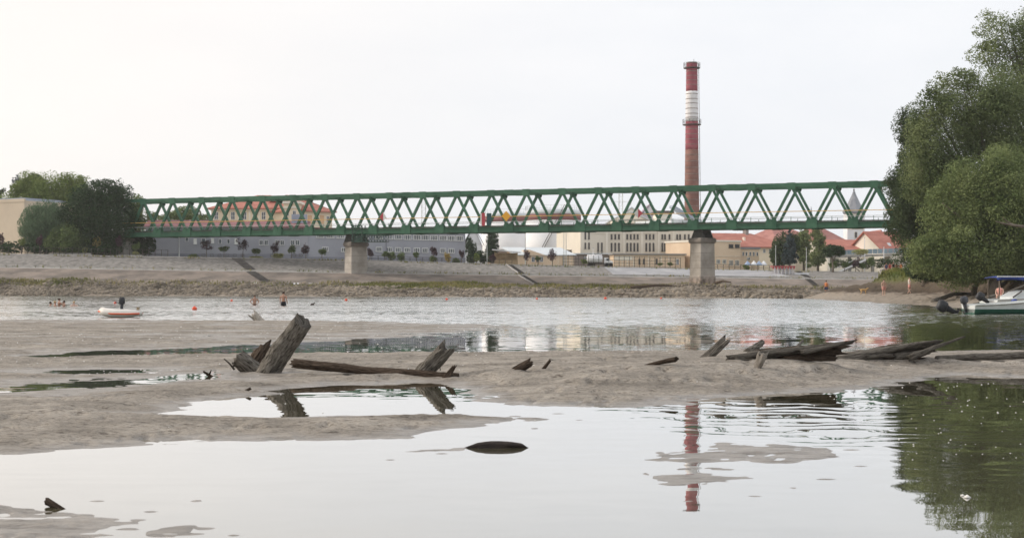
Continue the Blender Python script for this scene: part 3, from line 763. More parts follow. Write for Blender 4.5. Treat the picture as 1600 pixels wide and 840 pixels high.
# navigation boards on the near truss
M_red = mat('sign_red', S(176, 70, 80), rough=.5); M_white = mat('sign_white', S(228, 226, 222), S(214, 212, 208), .9, .6)
M_sgreen = mat('sign_dark_green', S(40, 74, 78), rough=.5); M_syel = mat('sign_yellow', S(226, 168, 58), rough=.5); M_sblue = mat('sign_blue', S(64, 78, 118), rough=.5)
def bloc(px):
    """local x on the near truss of the column px"""
    u = (px - 800) / F; dx, dy = math.cos(BRZ), math.sin(BRZ)
    return (BO.x - u * BO.y) / (u * dy - dx)
def sign(px, py, label, parts, name='navigation_sign'):
    x = bloc(px); o = BO + Vector((math.cos(BRZ) * x, math.sin(BRZ) * x, 0))
    z = zat(py, o.y)
    s = empty(name, (o.x + .347 * -1.0, o.y - .938 * 1.0, z), BRZ, label, 'sign')
    for nm, poly, mm in parts:
        k = len(poly); m = MB()
        m.add([(a, -.03, b_) for a, b_ in poly] + [(a, .03, b_) for a, b_ in poly], [tuple(range(k)), tuple(range(2 * k - 1, k - 1, -1))] + [(j, j + k, (j + 1) % k + k, (j + 1) % k) for j in range(k)])
        m.build(nm, mm, s)
    m = MB().beam((-.25, .06, 0), (-.25, .72, -.3), .06, .06).beam((.25, .06, 0), (.25, .72, -.3), .06, .06); m.build('bracket', M_steel, s)
    return s
sign(603, 339, 'diamond sign half red half white on the bridge railing', [('red_half', [(-.62, 0), (0, -.72), (0, .72)], M_red), ('white_half', [(0.004, -.72), (.5, 0), (0.004, .72)], M_white)])
sign(794.5, 338, 'plain yellow diamond sign on the bridge railing', [('panel', [(-.75, 0), (0, -.8), (.75, 0), (0, .8)], M_syel)])
sign(1000.5, 333.5, 'diamond sign half white half red left of the chimney', [('white_half', [(-.72, 0), (-.06, -.72), (-.06, .72)], M_lgrey), ('red_half', [(-.05, -.72), (.62, 0), (-.05, .72)], M_red)])
sign(758.5, 342.5, 'upright red and white board on the bridge railing', [('white_edge', [(-.45, -.9), (-.22, -.9), (-.22, .9), (-.45, .9)], M_white), ('red_panel', [(-.216, -1.05), (.32, -1.05), (.32, .95), (-.216, .95)], M_red)], 'channel_board')
sign(767.5, 342.5, 'upright dark green board beside the red board on the bridge', [('panel', [(-.36, -.95), (.42, -.95), (.42, .9), (-.36, .9)], M_sgreen)], 'channel_board')

# ================================================================== CHIMNEY
CY = 305.0
M_brick = mat('chimney_brick', S(118, 84, 76), S(148, 110, 100), .35, .9, .02, 4.0, stretch=(1, 1, 2.0))
M_cred = mat('chimney_red_paint', S(140, 70, 82), S(164, 94, 102), .4, .8, stretch=(1, 1, 2.0))
M_cwhite = mat('chimney_white_paint', S(214, 212, 214), S(234, 232, 232), .5, .8)
M_hoop = mat('iron_hoop', S(120, 108, 104), S(150, 138, 130), 1.0, .7)
cb = at(1081.0, 444, CY); chim = empty('brick_chimney', (cb.x, cb.y, 3.0), 0, 'tall tapering brick chimney with red and white bands behind the bridge', 'chimney')
def crad(z):      # radius at height z above the base Empty
    return np.interp(z, [0, 12, 46], [1.86, 1.62, 1.19])
def cz(py): return zat(py, CY) - 3.0
def cseg(nm, y0, y1, mm):
    z0, z1 = (cz(y0) if y0 < 900 else -1.0), cz(y1)
    zs = np.linspace(z0, z1, 8); MB().lathe([(float(crad(z)), float(z)) for z in zs], 28).build(nm, mm, chim, smooth=True)
cseg('brick_shaft', 999, 234, M_brick); cseg('red_band', 234, 190, M_cred); cseg('white_band', 190, 143, M_cwhite); cseg('red_top_band', 143, 99.5, M_cred)
MB().lathe([(float(crad(cz(98))) - .25, cz(99.5)), (1.22, cz(99.4)), (1.22, cz(98)), (.9, cz(98)), (.9, cz(99.6))], 28).build('rim', M_hoop, chim)
for py in list(range(112, 140, 7)) + [147, 155, 162, 170, 178, 184] + list(range(202, 232, 8)) + list(range(242, 380, 10)):
    z = cz(py); r = float(crad(z)); MB().lathe([(r + .01, z - .06), (r + .045, z - .06), (r + .045, z + .06), (r + .01, z + .06)], 28).build('hoop', M_hoop, chim)
for py, w in ((106.5, 1.75), (195, 1.95)):
    z = cz(py); r = float(crad(z))
    pl = MB().lathe([(r + .02, z - .16), (w, z - .1), (w, z + .06), (r + .02, z + .06)], 28).build('platform', M_steel, chim)
    m = MB()
    for k in range(16):
        t = k * math.pi / 8; m.beam((math.cos(t) * w, math.sin(t) * w, z), (math.cos(t) * w, math.sin(t) * w, z + 1.1), .05, .05)
        t2 = (k + 1) * math.pi / 8
        for zz_ in (.6, 1.1): m.beam((math.cos(t) * w, math.sin(t) * w, z + zz_), (math.cos(t2) * w, math.sin(t2) * w, z + zz_), .045, .045)
    m.build('railing', M_steel, pl)
m = MB(); 
for sx_ in (-.2, .2):
    pts = [(float(crad(z)) + .22, sx_ - .3, z) for z in np.linspace(0, cz(100), 10)]; m.tube(pts, .035, 5)
for z in np.arange(0.5, cz(101), .9): m.beam((float(crad(z)) + .22, -.5, z), (float(crad(z)) + .22, -.1, z), .03, .03)
m.build('ladder', M_steel, chim)
m = MB().tube([(.5, .4, cz(98)), (.5, .4, cz(92))], .04, 5); m.build('lightning_rod', M_steel, chim)
# ================================================================== BUILDINGS
M_pane = mat('window_glass', S(58, 66, 76), S(92, 102, 112), .3, .15, spec=.5)
M_wframe = mat('white_window_frame', S(222, 222, 220), S(234, 234, 232), 1.0, .6)
M_dframe = mat('dark_window_frame', S(92, 88, 84), rough=.6)
WCACHE = {}
def merge_into(main, other):
    """hand every part of one builder's Empty to the main thing, keeping its place"""
    A = Matrix.Translation(main.o.location) @ Matrix.Rotation(main.rz, 4, 'Z'); B = Matrix.Translation(other.o.location) @ Matrix.Rotation(other.rz, 4, 'Z')
    for c in [q for q in bpy.data.objects if q.parent == other.o]:
        c.parent = main.o; c.matrix_parent_inverse = A.inverted() @ B
    bpy.data.objects.remove(other.o)
class Bld:
    def __init__(s, name, label, cat, px0, Y0, px1, Y1, ytop, depth, wall, zbase=None):
        s.p0 = Vector((xat(px0, Y0), Y0, 0)); s.p1 = Vector((xat(px1, Y1), Y1, 0))
        d = s.p1 - s.p0; s.L = d.length; s.rz = math.atan2(d.y, d.x); s.D = depth
        s.zb = (Gz((px0 + px1) / 2) - .8) if zbase is None else zbase
        s.h = zat(ytop, Y0) - s.zb
        s.o = empty(name, (s.p0.x, s.p0.y, s.zb), s.rz, label, cat)
        if wall: MB().box(0, s.L, 0, depth, 0, s.h).build('wall', wall, s.o)
    def lx(s, px):
        u = (px - 800) / F; c, sn = math.cos(s.rz), math.sin(s.rz)
        return (s.p0.x - u * s.p0.y) / (u * sn - c)
    def loc(s, px, py):
        x = s.lx(px); Y = s.p0.y + math.sin(s.rz) * x
        return x, zat(py, Y) - s.zb, Y
    def win(s, px, py, w, h, mull=1, frame=None, pane=None, cross=0, name='window'):
        frame = frame or M_wframe; pane = pane or M_pane
        x, z, Y = s.loc(px, py); w = round(w * Y / F / math.cos(s.rz), 2); h = round(h * Y / F, 2)
        key = (w, h, mull, cross, frame.name, pane.name)
        if key not in WCACHE:
            t = max(.05, min(.10, w * .09)); m = MB()
            m.box(-w / 2, w / 2, -.10, .0, h / 2 - t, h / 2); m.box(-w / 2 - .06, w / 2 + .06, -.16, .0, -h / 2, -h / 2 + t)
            m.box(-w / 2, -w / 2 + t, -.10, .0, -h / 2 + t, h / 2 - t); m.box(w / 2 - t, w / 2, -.10, .0, -h / 2 + t, h / 2 - t)
            for k in range(mull):
                q = -w / 2 + w * (k + 1) / (mull + 1); m.box(q - t * .45, q + t * .45, -.09, .0, -h / 2 + t, h / 2 - t)
            for k in range(cross):
                q = -h / 2 + h * (k + 1) / (cross + 1); m.box(-w / 2 + t, w / 2 - t, -.085, .0, q - t * .4, q + t * .4)
            WCACHE[key] = (m.mesh('window', frame), MB().box(-w / 2 + t * .5, w / 2 - t * .5, -.04, -.02, -h / 2 + t * .5, h / 2 - t * .5).mesh('pane', pane))
        f = place(name, WCACHE[key][0], s.o, (x, -.003, z)); place('pane', WCACHE[key][1], f)
        return f
    def flatroof(s, m, over=.3, t=.35, pre=0):
        return MB().box(-over, s.L + over, -over, s.D + over, s.h + .003, s.h + t).build('roof', m, s.o)
    def gable(s, m, rise, over=.4, wallm=None):
        h = s.h; a, L, D = over, s.L, s.D
        r = MB().add([(-a, -a, h - .1), (L + a, -a, h - .1), (L + a, D / 2, h + rise), (-a, D / 2, h + rise), (-a, D + a, h - .1), (L + a, D + a, h - .1),
                      (-a, -a, h + .12), (L + a, -a, h + .12), (L + a, D / 2, h + rise + .25), (-a, D / 2, h + rise + .25), (-a, D + a, h + .12), (L + a, D + a, h + .12)],
                     [(0, 3, 2, 1), (3, 4, 5, 2), (6, 7, 8, 9), (9, 8, 11, 10), (0, 1, 7, 6), (5, 4, 10, 11), (0, 6, 9, 3), (3, 9, 10, 4), (1, 2, 8, 7), (2, 5, 11, 8)]).build('roof', m, s.o)
        if wallm:
            MB().add([(0, 0, h - .1), (0, D, h - .1), (0, D / 2, h + rise - .05), (L, 0, h - .1), (L, D, h - .1), (L, D / 2, h + rise - .05)],
                     [(0, 2, 1), (3, 4, 5), (0, 1, 4, 3), (0, 3, 5, 2), (1, 2, 5, 4)]).build('gable_wall', wallm, s.o)
        return r
    def gable_front(s, m, rise, over=.3, wallm=None):
        h = s.h; a, L, D = over, s.L, s.D
        r = MB().add([(-a, -a, h - .1), (L / 2, -a, h + rise), (L + a, -a, h - .1), (-a, D, h - .1), (L / 2, D, h + rise), (L + a, D, h - .1),
                      (-a, -a, h + .12), (L / 2, -a, h + rise + .25), (L + a, -a, h + .12), (-a, D, h + .12), (L / 2, D, h + rise + .25), (L + a, D, h + .12)],
                     [(0, 3, 4, 1), (1, 4, 5, 2), (6, 7, 10, 9), (7, 8, 11, 10), (0, 1, 7, 6), (1, 2, 8, 7), (3, 9, 10, 4), (4, 10, 11, 5), (0, 6, 9, 3), (2, 5, 11, 8)]).build('roof', m, s.o)
        if wallm: MB().add([(0, 0, h - .1), (L, 0, h - .1), (L / 2, 0, h + rise - .03), (0, D - .1, h - .1), (L, D - .1, h - .1), (L / 2, D - .1, h + rise - .03)],
                           [(0, 1, 2), (3, 5, 4), (0, 2, 5, 3), (1, 4, 5, 2)]).build('gable_wall', wallm, s.o)
        return r
    def hip(s, m, rise, inset=None, over=.6):
        h = s.h; a, L, D = over, s.L, s.D; q = inset if inset is not None else D / 2
        return MB().add([(-a, -a, h), (L + a, -a, h), (L + a, D + a, h), (-a, D + a, h), (q, D / 2, h + rise), (L - q, D / 2, h + rise), (-a, -a, h + .25), (L + a, -a, h + .25), (L + a, D + a, h + .25), (-a, D + a, h + .25)],
                        [(0, 3, 2, 1), (0, 1, 7, 6), (1, 2, 8, 7), (2, 3, 9, 8), (3, 0, 6, 9), (6, 7, 5, 4), (7, 8, 5), (8, 9, 4, 5), (9, 6, 4)]).build('roof', m, s.o)
    def strip(s, nm, px0, py0, px1, py1, m, out=.06, parent=None):
        x0, z1, _ = s.loc(px0, py0); x1, z0, _ = s.loc(px1, py1)
        return MB().box(x0, x1, -out, .02, z0, z1).build(nm, m, parent or s.o)

M_beige = mat('beige_render', S(202, 186, 166), S(214, 198, 178), .2, .9)
M_grey = mat('grey_blue_render', S(148, 150, 160), S(166, 168, 178), .12, .9)
M_grey2 = mat('grey_render_plinth', S(126, 128, 140), S(142, 144, 154), .3, .9)
M_maroon = mat('maroon_sheet_roof', S(122, 82, 86), S(148, 104, 106), .3, .8)
M_cream = mat('cream_render', S(216, 208, 194), S(230, 222, 208), .15, .9)
M_yell = mat('pale_yellow_render', S(220, 206, 182), S(230, 216, 192), .2, .9)
M_trim = mat('pale_trim', S(226, 218, 204), S(236, 230, 218), .5, .9)
M_peach = mat('peach_render', S(214, 190, 164), S(226, 204, 178), .25, .9)
M_orange_t = mat('orange_terracotta_panel', S(210, 174, 138), rough=.9)
M_tile = mat('red_roof_tiles', S(164, 104, 92), S(188, 128, 114), .5, .85, .06, 3.5, stretch=(1, 1, 3.0), detail=7)
M_tile2 = mat('old_red_roof_tiles', S(154, 106, 100), S(176, 128, 120), .4, .85, .05, 3.0, stretch=(1, 1, 3.0))
M_wht = mat('white_render', S(226, 228, 232), S(238, 238, 240), .2, .85)
M_bluegrey = mat('blue_grey_sheet', S(150, 160, 176), S(172, 180, 194), .4, .6)
M_sheet = mat('pale_metal_sheet', S(196, 204, 208), S(216, 222, 226), .3, .5)
M_concd = mat('dark_concrete', S(132, 130, 128), S(154, 150, 148), .4, .9)
M_slate = mat('grey_slate_roof', S(126, 130, 138), S(150, 154, 160), .6, .7)
M_wood = mat('kiosk_wood', S(150, 130, 104), S(178, 158, 130), 1.0, .8)

# beige hall at the left edge
b = Bld('flat_roofed_hall', 'plain beige hall with flat roof at the left edge behind trees', 'building', -130, 262, 38, 250, 319, 16, M_beige)
MB().box(-.4, b.L - .5, .6, b.D + .4, b.h + .004, b.h + .5).build('roof', M_bluegrey, b.o)
MB().box(-.1, b.L + .1, -.08, .25, b.h - .25, b.h + .3).build('parapet', M_beige, b.o)
b.win(-20, 350, 12, 12, 2); b.win(-50, 350, 12, 12, 2)

# long grey building: low wing and tall wing
b = Bld('grey_workshop', 'long low grey workshop with maroon roof under the left half of the bridge', 'building', 228, 254, 482, 258, 354, 14, M_grey)
b.gable(M_maroon, 1.25, .35, M_grey)
b.strip('plinth', 228, 396, 482, 404, M_grey2)
for px, py, w, h in ((292, 374, 5, 6), (305, 377, 5, 9), (318, 377, 6, 10), (332, 376, 5, 8), (344, 377, 4, 7), (357, 377, 4, 7), (369, 377, 5, 9)): b.win(px, py, w, h, 0, pane=M_wframe if w == 5 and h > 7 else None)
for px in (408, 416, 433, 441, 457, 465): b.win(px, 379, 6, 8, 1)
for px in (318, 331, 343, 355, 367, 379, 425, 460, 470): b.win(px, 398.5, 5, 4, 0, M_dframe)
b.strip('drain_pipe', 279, 362, 280, 400, M_grey2, .12)
MB().box(b.lx(455), b.lx(480), 4, 7, b.h + .9, b.h + 2.6).build('roof_dormer', M_bluegrey, b.o)
b = Bld('grey_office_block', 'two-storey grey office block with white windows behind the left pier', 'building', 482, 258.2, 727, 271, 359, 13, M_grey)
b.flatroof(M_maroon, .35, .45)
b.strip('plinth', 482, 401, 727, 412, M_grey2)
for k, px in enumerate((500, 516, 532, 552, 570, 592, 608, 622, 636.5, 651, 664.5, 678, 692, 705, 718)):
    b.win(px, 367.5 + .022 * (px - 500), 11, 8, 3)
for px in (592, 608, 622, 636, 651, 664, 692, 705): b.win(px, 389.5 + .02 * (px - 592), 9, 7.5, 2)
b.win(538, 390, 9, 7, 2); b.win(508, 389, 9, 7, 2)
b.strip('drain_pipe', 603, 363, 604.2, 404, M_grey2, .12)
b.strip('entrance_door', 622, 398, 628, 405, M_sgreen, .08)

# yellow villa with hipped roof
b = Bld('yellow_villa', 'pale yellow villa with red hipped roofs and tower bay behind the left truss', 'house', 330, 300, 470, 300, 327, 20, M_yell, zbase=4)
b.hip(M_tile, 3.6, 8.0, .8)
b.strip('cornice', 329, 325, 471, 329, M_trim, .35)
for px in (338, 364, 382, 398, 412, 440): b.win(px, 337, 6.5, 12, 1, cross=1)
for px in (350, 373, 390, 405, 425, 455): b.strip('pilaster', px - 1.2, 329, px + 1.2, 352, M_trim, .10)
t = MB(); 
b2 = Bld('yellow_villa_wing', 'projecting wing of the yellow villa with its own red roof', 'house', 474, 294, 519, 300, 330, 18, M_yell, zbase=4)
b2.hip(M_tile, 3.9, 5.0, .7)
b2.strip('cornice', 474, 328.5, 519, 332, M_trim, .3)
for px in (484, 503): b2.strip('blind_arch', px - 3.2, 336, px + 3.2, 350, M_orange_t, .06)
b2.win(494, 342, 5, 9, 1); b2.win(512, 342, 4, 9, 1)
b3 = Bld('villa_tower_bay', 'cream tower bay with ledge between the two roofs of the yellow villa', 'tower', 443, 290, 466, 290, 318, 6, M_yell, zbase=4)
b3.flatroof(M_trim, .4, .5); b3.strip('cornice', 442, 323, 467, 325, M_trim, .3); b3.win(449, 333, 5, 8, 1); b3.win(460, 333, 5, 8, 1)

merge_into(b, b2); merge_into(b, b3)

# grey barn beside the cypress
b = Bld('white_barn', 'white barn with steep grey roof between office block and tall cypress', 'barn', 727, 286, 752, 286, 381, 12, M_wht)
b.gable_front(M_slate, 3.6, .4, M_wht); b.win(739, 387, 5, 5, 1)
# low brown sheds under the tanks
b = Bld('brown_shed', 'long low brown shed in front of the storage tanks', 'shed', 770, 280, 912, 284, 391, 6, mat('brown_brick_wall', S(140, 122, 112), S(166, 146, 134), .6, .9))
b.flatroof(M_concd, .2, .2); b.strip('orange_door', 792, 391.5, 800, 404, M_orange_t, .06)
for px in (812, 850, 880): b.win(px, 396, 6, 4, 1)

# storage tanks
def tank(px0, px1, Y, ytop, yb0, yb1, label, stair):
    c = at((px0 + px1) / 2, 400, Y); r = (px1 - px0) / 2 * Y / F; zb_ = Gz(800) - 1
    t = empty('storage_tank', (c.x, c.y + r, zb_), 0, label, 'tank', 'white storage tanks with maroon stripe')
    zt, z0, z1 = zat(ytop, Y) - zb_, zat(yb1, Y) - zb_, zat(yb0, Y) - zb_
    MB().lathe([(r, 0), (r, z0)], 72).build('lower_shell', M_wht, t, True)
    MB().lathe([(r + .015, z0), (r + .015, z1)], 72).build('maroon_stripe', mat('tank_maroon', S(122, 82, 82), S(140, 98, 96), .3, .7), t, True)
    MB().lathe([(r, z1), (r, zt), (r * .5, zt + r * .05), (.3, zt + r * .08)], 72).build('upper_shell', M_sheet, t, True)
    m = MB()
    for k in range(48):
        a, a2 = k * math.pi / 24, (k + 1) * math.pi / 24
        p, q = (math.cos(a) * (r + .1), math.sin(a) * (r + .1)), (math.cos(a2) * (r + .1), math.sin(a2) * (r + .1))
        m.beam((*p, zt), (*p, zt + 1.0), .05, .05); m.beam((*p, zt + 1.0), (*q, zt + 1.0), .05, .05)
    m.build('top_railing', M_lgrey, t)
    if stair:
        m = MB(); a0, a1 = stair
        for k in range(36):
            f = k / 35; a = a0 + (a1 - a0) * f; z = .3 + (zt - .3) * f
            m.add([(math.cos(a + q) * (r + e), math.sin(a + q) * (r + e), z + s_) for e in (.05, .9) for q in (-.012, .012) for s_ in (-.03, .03)],
                  [(0, 1, 3, 2), (4, 6, 7, 5), (0, 2, 6, 4), (1, 5, 7, 3), (0, 4, 5, 1), (2, 3, 7, 6)])
            if k:
                ap = a0 + (a1 - a0) * (k - 1) / 35; zp = .3 + (zt - .3) * (k - 1) / 35
                for dz in (.05, 1.0): m.beam((math.cos(ap) * (r + .9), math.sin(ap) * (r + .9), zp + dz), (math.cos(a) * (r + .9), math.sin(a) * (r + .9), z + dz), .08, .12)
        m.build('spiral_stair', M_steel, t)
    return t
tank(752, 848, 330, 333, 338, 346, 'white storage tank with maroon stripe left of the other tank, behind the yellow diamond sign', None)
tank(822, 910, 316, 327, 333.5, 343, 'white storage tank with spiral stair left of the cream factory', (-2.3, -1.25))
# the tank's level gauge house
# cream factory
b = Bld('cream_factory', 'cream factory with rows of tall narrow windows left of the right pier', 'factory', 907, 275, 1100, 279, 357, 24, M_cream)
b.flatroof(M_trim, .25, .4)
DK = mat('dark_slit_glass', S(74, 72, 74), S(96, 94, 94), .5, .3)
groups = [(955.5, 961.2, 967), (980, 985.5, 991, 996.3), (1009.7, 1015.3, 1021), (1034.8, 1039, 1046), (1058, 1062.5, 1070, 1076)]
for g_ in groups:
    for px in g_: b.win(px, 370, 2.6, 8, 0, M_dframe, DK); b.win(px, 386, 2.6, 13.5, 0, M_dframe, DK)
for px in (914.5, 920.2): b.win(px, 366, 2.4, 16, 0, M_dframe, DK); b.win(px, 384, 2.4, 10, 0, M_dframe, DK)
for px in (934.5, 940.3): b.win(px, 386, 2.4, 14, 0, M_dframe, DK); b.win(px, 398, 2.4, 8, 0, M_dframe, DK)
for px0, px1 in ((924, 952), (951, 972), (977, 1000), (1006, 1024)): b.strip('lintel_band', px0, 363.2, px1, 364.4, M_trim, .15)
for px in (948, 975, 1003, 1029, 1052): b.strip('pilaster', px - 1.6, 358, px + 1.6, 402, M_trim, .14)
b.strip('string_course', 907, 401.5, 1052, 403, M_trim, .2)
# roofs behind it that show through the truss
b = Bld('white_gabled_hall', 'pale gabled factory hall whose roof shows through the truss', 'hall', 957, 300, 1012, 300, 343, 20, M_cream, zbase=4); b.gable_front(M_sheet, 1.6, .3, M_cream)
b = Bld('stepped_gable_house', 'narrow cream gabled house left of the chimney behind the truss', 'house', 978, 310, 996, 310, 331, 12, M_cream, zbase=4); b.gable_front(M_sheet, .9, .2, M_cream); b.win(987, 336, 3, 5, 0)
b = Bld('violet_roofed_house', 'small house with violet grey roof left of the chimney', 'house', 1004, 318, 1028, 318, 333, 10, mat('lilac_render', S(196, 190, 196), S(208, 202, 208), .4, .9), zbase=4); b.gable_front(mat('violet_roof', S(150, 140, 152), S(168, 158, 168), .6, .8), 1.9, .2, M_wht)
b = Bld('dark_roof_house', 'low house with dark flat roof before the chimney foot', 'house', 1026, 292, 1050, 292, 333, 8, M_trim, zbase=4); b.flatroof(mat('dark_felt_roof', S(84, 76, 72), S(104, 96, 92), .5, .9), .4, .5)
b = Bld('blue_sheet_hall', 'hall with slanting blue and white sheet roof at the chimney foot', 'hall', 1048, 286, 1094, 290, 343, 12, M_sheet, zbase=4)
for k, mm in ((0, M_bluegrey), (1, M_sheet), (2, M_bluegrey)):
    x0 = b.lx(1047 + k * 10); m = MB().beam((x0, -.5 + k, b.h + 2.6 - k * .5), (x0 + 5.2, -.5 + k, b.h + .3 - k * .2), 1.4, .5); m.build('roof_sheet', mm, b.o)
# orange-tan row by the fence
b = Bld('tan_outbuilding', 'long tan outbuilding with flat grey roof at the foot of the cream factory', 'building', 959, 262, 1070, 264, 398, 8, M_peach)
b.flatroof(M_concd, .3, .25)
for px in (999, 1006, 1026): b.win(px, 408.5, 2.8, 9, 0, M_dframe, DK)
b.win(1058.5, 409, 4.5, 9, 1, M_wframe); b.strip('pale_bay', 960, 400, 988, 406, M_trim, .06)
for px in (972, 980, 990, 1013, 1033, 1045): b.strip('pilaster', px - .5, 399, px + .5, 416, M_trim, .05)
# brick boundary shed left of it
b = Bld('grey_brick_store', 'grey brick store behind the white tanker truck', 'store', 897, 266, 952, 266, 397, 6, mat('grey_brick', S(136, 126, 120), S(160, 150, 144), .8, .9)); b.flatroof(M_sheet, .3, .2); b.win(915, 403, 5, 5, 1); b.win(938, 403, 5, 5, 1)
# small peach house with white roof
b = Bld('peach_bungalow', 'peach bungalow with white sheet roof right of the wooden kiosk', 'house', 807, 256, 897, 259, 398.5, 9, M_peach)
h = b.h; L = b.L
MB().add([(-.3, -.3, h - .05), (L + .4, -.3, h - .05), (L + .4, 9.3, h + 1.5), (-.3, 9.3, h + 1.5), (-.3, -.3, h + .12), (L + .4, -.3, h + .12), (L + .4, 9.3, h + 1.7), (-.3, 9.3, h + 1.7)],
         [(0, 3, 2, 1), (4, 5, 6, 7), (0, 1, 5, 4), (1, 2, 6, 5), (2, 3, 7, 6), (3, 0, 4, 7)]).build('roof', M_sheet, b.o)
x0, x1 = b.lx(827), b.lx(852)
MB().add([(x0, -.32, h), (x1, -.32, h), ((x0 + x1) / 2 - 1.6, -.32, h + 1.0), (x0, 6, h), (x1, 6, h), ((x0 + x1) / 2 - 1.6, 6, h + 1.0)], [(0, 1, 2), (5, 4, 3), (0, 3, 4, 1), (1, 4, 5, 2), (2, 5, 3, 0)]).build('gable', M_peach, b.o)
for px in (833, 846): b.win(px, 405, 5, 8, 1)
b.win(840, 406, 4, 6, 0, M_dframe); 
for px in (862, 872, 882, 891): b.strip('wall_joint', px - .2, 400, px + .2, 413, M_trim, .04)
# wooden kiosk
k0 = crest_at(790); kz = Gz(790)
k = empty('wooden_kiosk', (k0.x, k0.y + 7, kz), 0, 'open wooden kiosk with white lean-to roof right of the tall cypress', 'kiosk')
MB().box(-2.0, 2.1, 1.4, 1.5, -.5, 2.2).build('back_wall', M_wood, k)
MB().box(-2.0, 2.1, -.7, -.6, -.3, .9).build('counter', M_wood, k)
for x_ in (-1.9, 0, 2.0): MB().box(x_ - .07, x_ + .07, -.75, -.61, -.4, 2.35).build('post', M_wood, k)
m = MB(); m.beam((-2.4, .4, 2.75), (2.6, .4, 2.25), 3.0, .14); m.build('roof', M_wht, k)

# beige modern block right of the pier
b = Bld('beige_modern_block', 'beige modern block with wide windows just right of the right pier', 'building', 1096, 262, 1157, 266, 377, 12, M_peach)
b.flatroof(M_trim, .15, .3)
for px in (1142, 1151.7): b.win(px, 384.5, 7.5, 6, 3, M_dframe)
for px in (1122, 1131.5): b.win(px, 408.5, 7, 7, 2, M_trim)
for px in (1142, 1151.5): b.win(px, 410.5, 7, 9, 2, M_trim)
b.strip('string_course', 1110, 399.5, 1157, 400.5, M_trim, .08)
b = Bld('low_beige_wing', 'low beige wing with small windows beside the beige modern block', 'building', 1157, 268, 1186, 270, 388.5, 9, M_peach)
b.flatroof(M_slate, .2, .3)
for px in (1161, 1166, 1172, 1177.5, 1183): b.win(px, 396.5, 3, 6, 0)
b.win(1169.5, 404, 5, 4, 1)
# long red roofs
b = Bld('long_red_roofed_barracks', 'long cream building with bright red tiled roof right of the right pier', 'building', 1092, 300, 1232, 308, 386, 18, M_yell)
b.hip(M_tile, 3.4, 4.0, .7); MB().box(b.lx(1176), b.lx(1178), 3.5, 4.3, b.h, b.h + 2.4).build('flue', M_trim, b.o)
for px in (1194, 1203, 1212, 1221): b.win(px, 392, 4, 6, 1)
MB().box(b.lx(1196), b.lx(1200), 8, 9.5, b.h + 2.5, b.h + 4.4).build('chimney_stack', M_concd, b.o)
b = Bld('dark_red_roofed_hall', 'hall with old dull red roof behind the spruce', 'building', 1216, 318, 1300, 324, 384, 20, M_trim); b.hip(M_tile2, 4.6, 5.0, .6)
for px in (1240, 1262, 1284): b.win(px, 392, 4, 6, 1)
# church
CHY = 345
ch = b = Bld('church', 'white church with grey pointed spire above red roofs left of the willows', 'church', 1324, CHY, 1351, CHY, 334, 4.1, M_wht, zbase=4)
cx, cy = b.L / 2, 2.05; sp = []
r0 = b.L / 2
for rr_, py in ((1.12, 329.5), (.98, 326.5), (.78, 322), (.58, 316), (.38, 309), (.2, 303), (.07, 297)): sp.append((r0 * rr_ * 1.2, zat(py, CHY) - b.zb))
MB().lathe([(r0 * 1.2, b.h + .01), (r0 * 1.35, zat(331, CHY) - b.zb)] + sp, 8, (cx, cy, 0)).build('spire', M_slate, b.o)
MB().ball((cx, cy, zat(296, CHY) - b.zb), .22, 8, 6).beam((cx, cy, zat(297, CHY) - b.zb), (cx, cy, zat(289, CHY) - b.zb), .08, .08).build('finial', M_steel, b.o)
b.strip('cornice', 1323.5, 333, 1351.5, 336, M_trim, .2); b.strip('string_course', 1324, 357, 1351, 358.5, M_trim, .1)
f = b.win(1337.3, 367, 4.6, 10, 0, M_trim, DK, name='belfry_window'); b.win(1337.3, 345, 4, 8, 0, M_trim, DK, name='belfry_window')
b = Bld('church_nave', 'church nave with dull red roof left of the white tower', 'church', 1288, 336, 1324, 340, 379, 14, M_wht, zbase=3); b.hip(M_tile2, 4.6, 4.2, .5); merge_into(ch, b)
b = Bld('long_red_roof_row', 'long red tiled roof row below the church tower', 'building', 1293, 300, 1384, 304, 391, 14, M_trim); b.gable(M_tile, 2.3, .5, M_trim)
b = Bld('white_gabled_house', 'white gabled house with red roof right of the church tower', 'house', 1369, 312, 1384, 312, 379, 14, M_wht, zbase=3); b.gable_front(M_tile2, 2.6, .3, M_wht); b.win(1376.5, 380, 3, 4, 0)
b = Bld('red_roofed_house', 'house with red roof and skylight beside the willow trees', 'house', 1380, 296, 1440, 300, 393, 12, M_trim); r_ = b.gable(M_tile, 4.2, .5, M_trim)
MB().beam((b.lx(1395), 1.6, b.h + 1.55), (b.lx(1399), 1.6, b.h + 1.55), .9, .2, (0, -.7, .7)).build('skylight', M_sheet, r_)
# small spire further left
b = Bld('distant_spire', 'slim distant church spire left of the white church tower', 'church', 1264, 420, 1273, 420, 345, 1.8, M_trim, zbase=4)
MB().lathe([(1.0, b.h), (.8, b.h + 1.0), (.28, b.h + 1.8), (.3, b.h + 2.2), (.05, b.h + 4.3)], 8, (b.L / 2, .9, 0)).build('spire', M_slate, b.o)

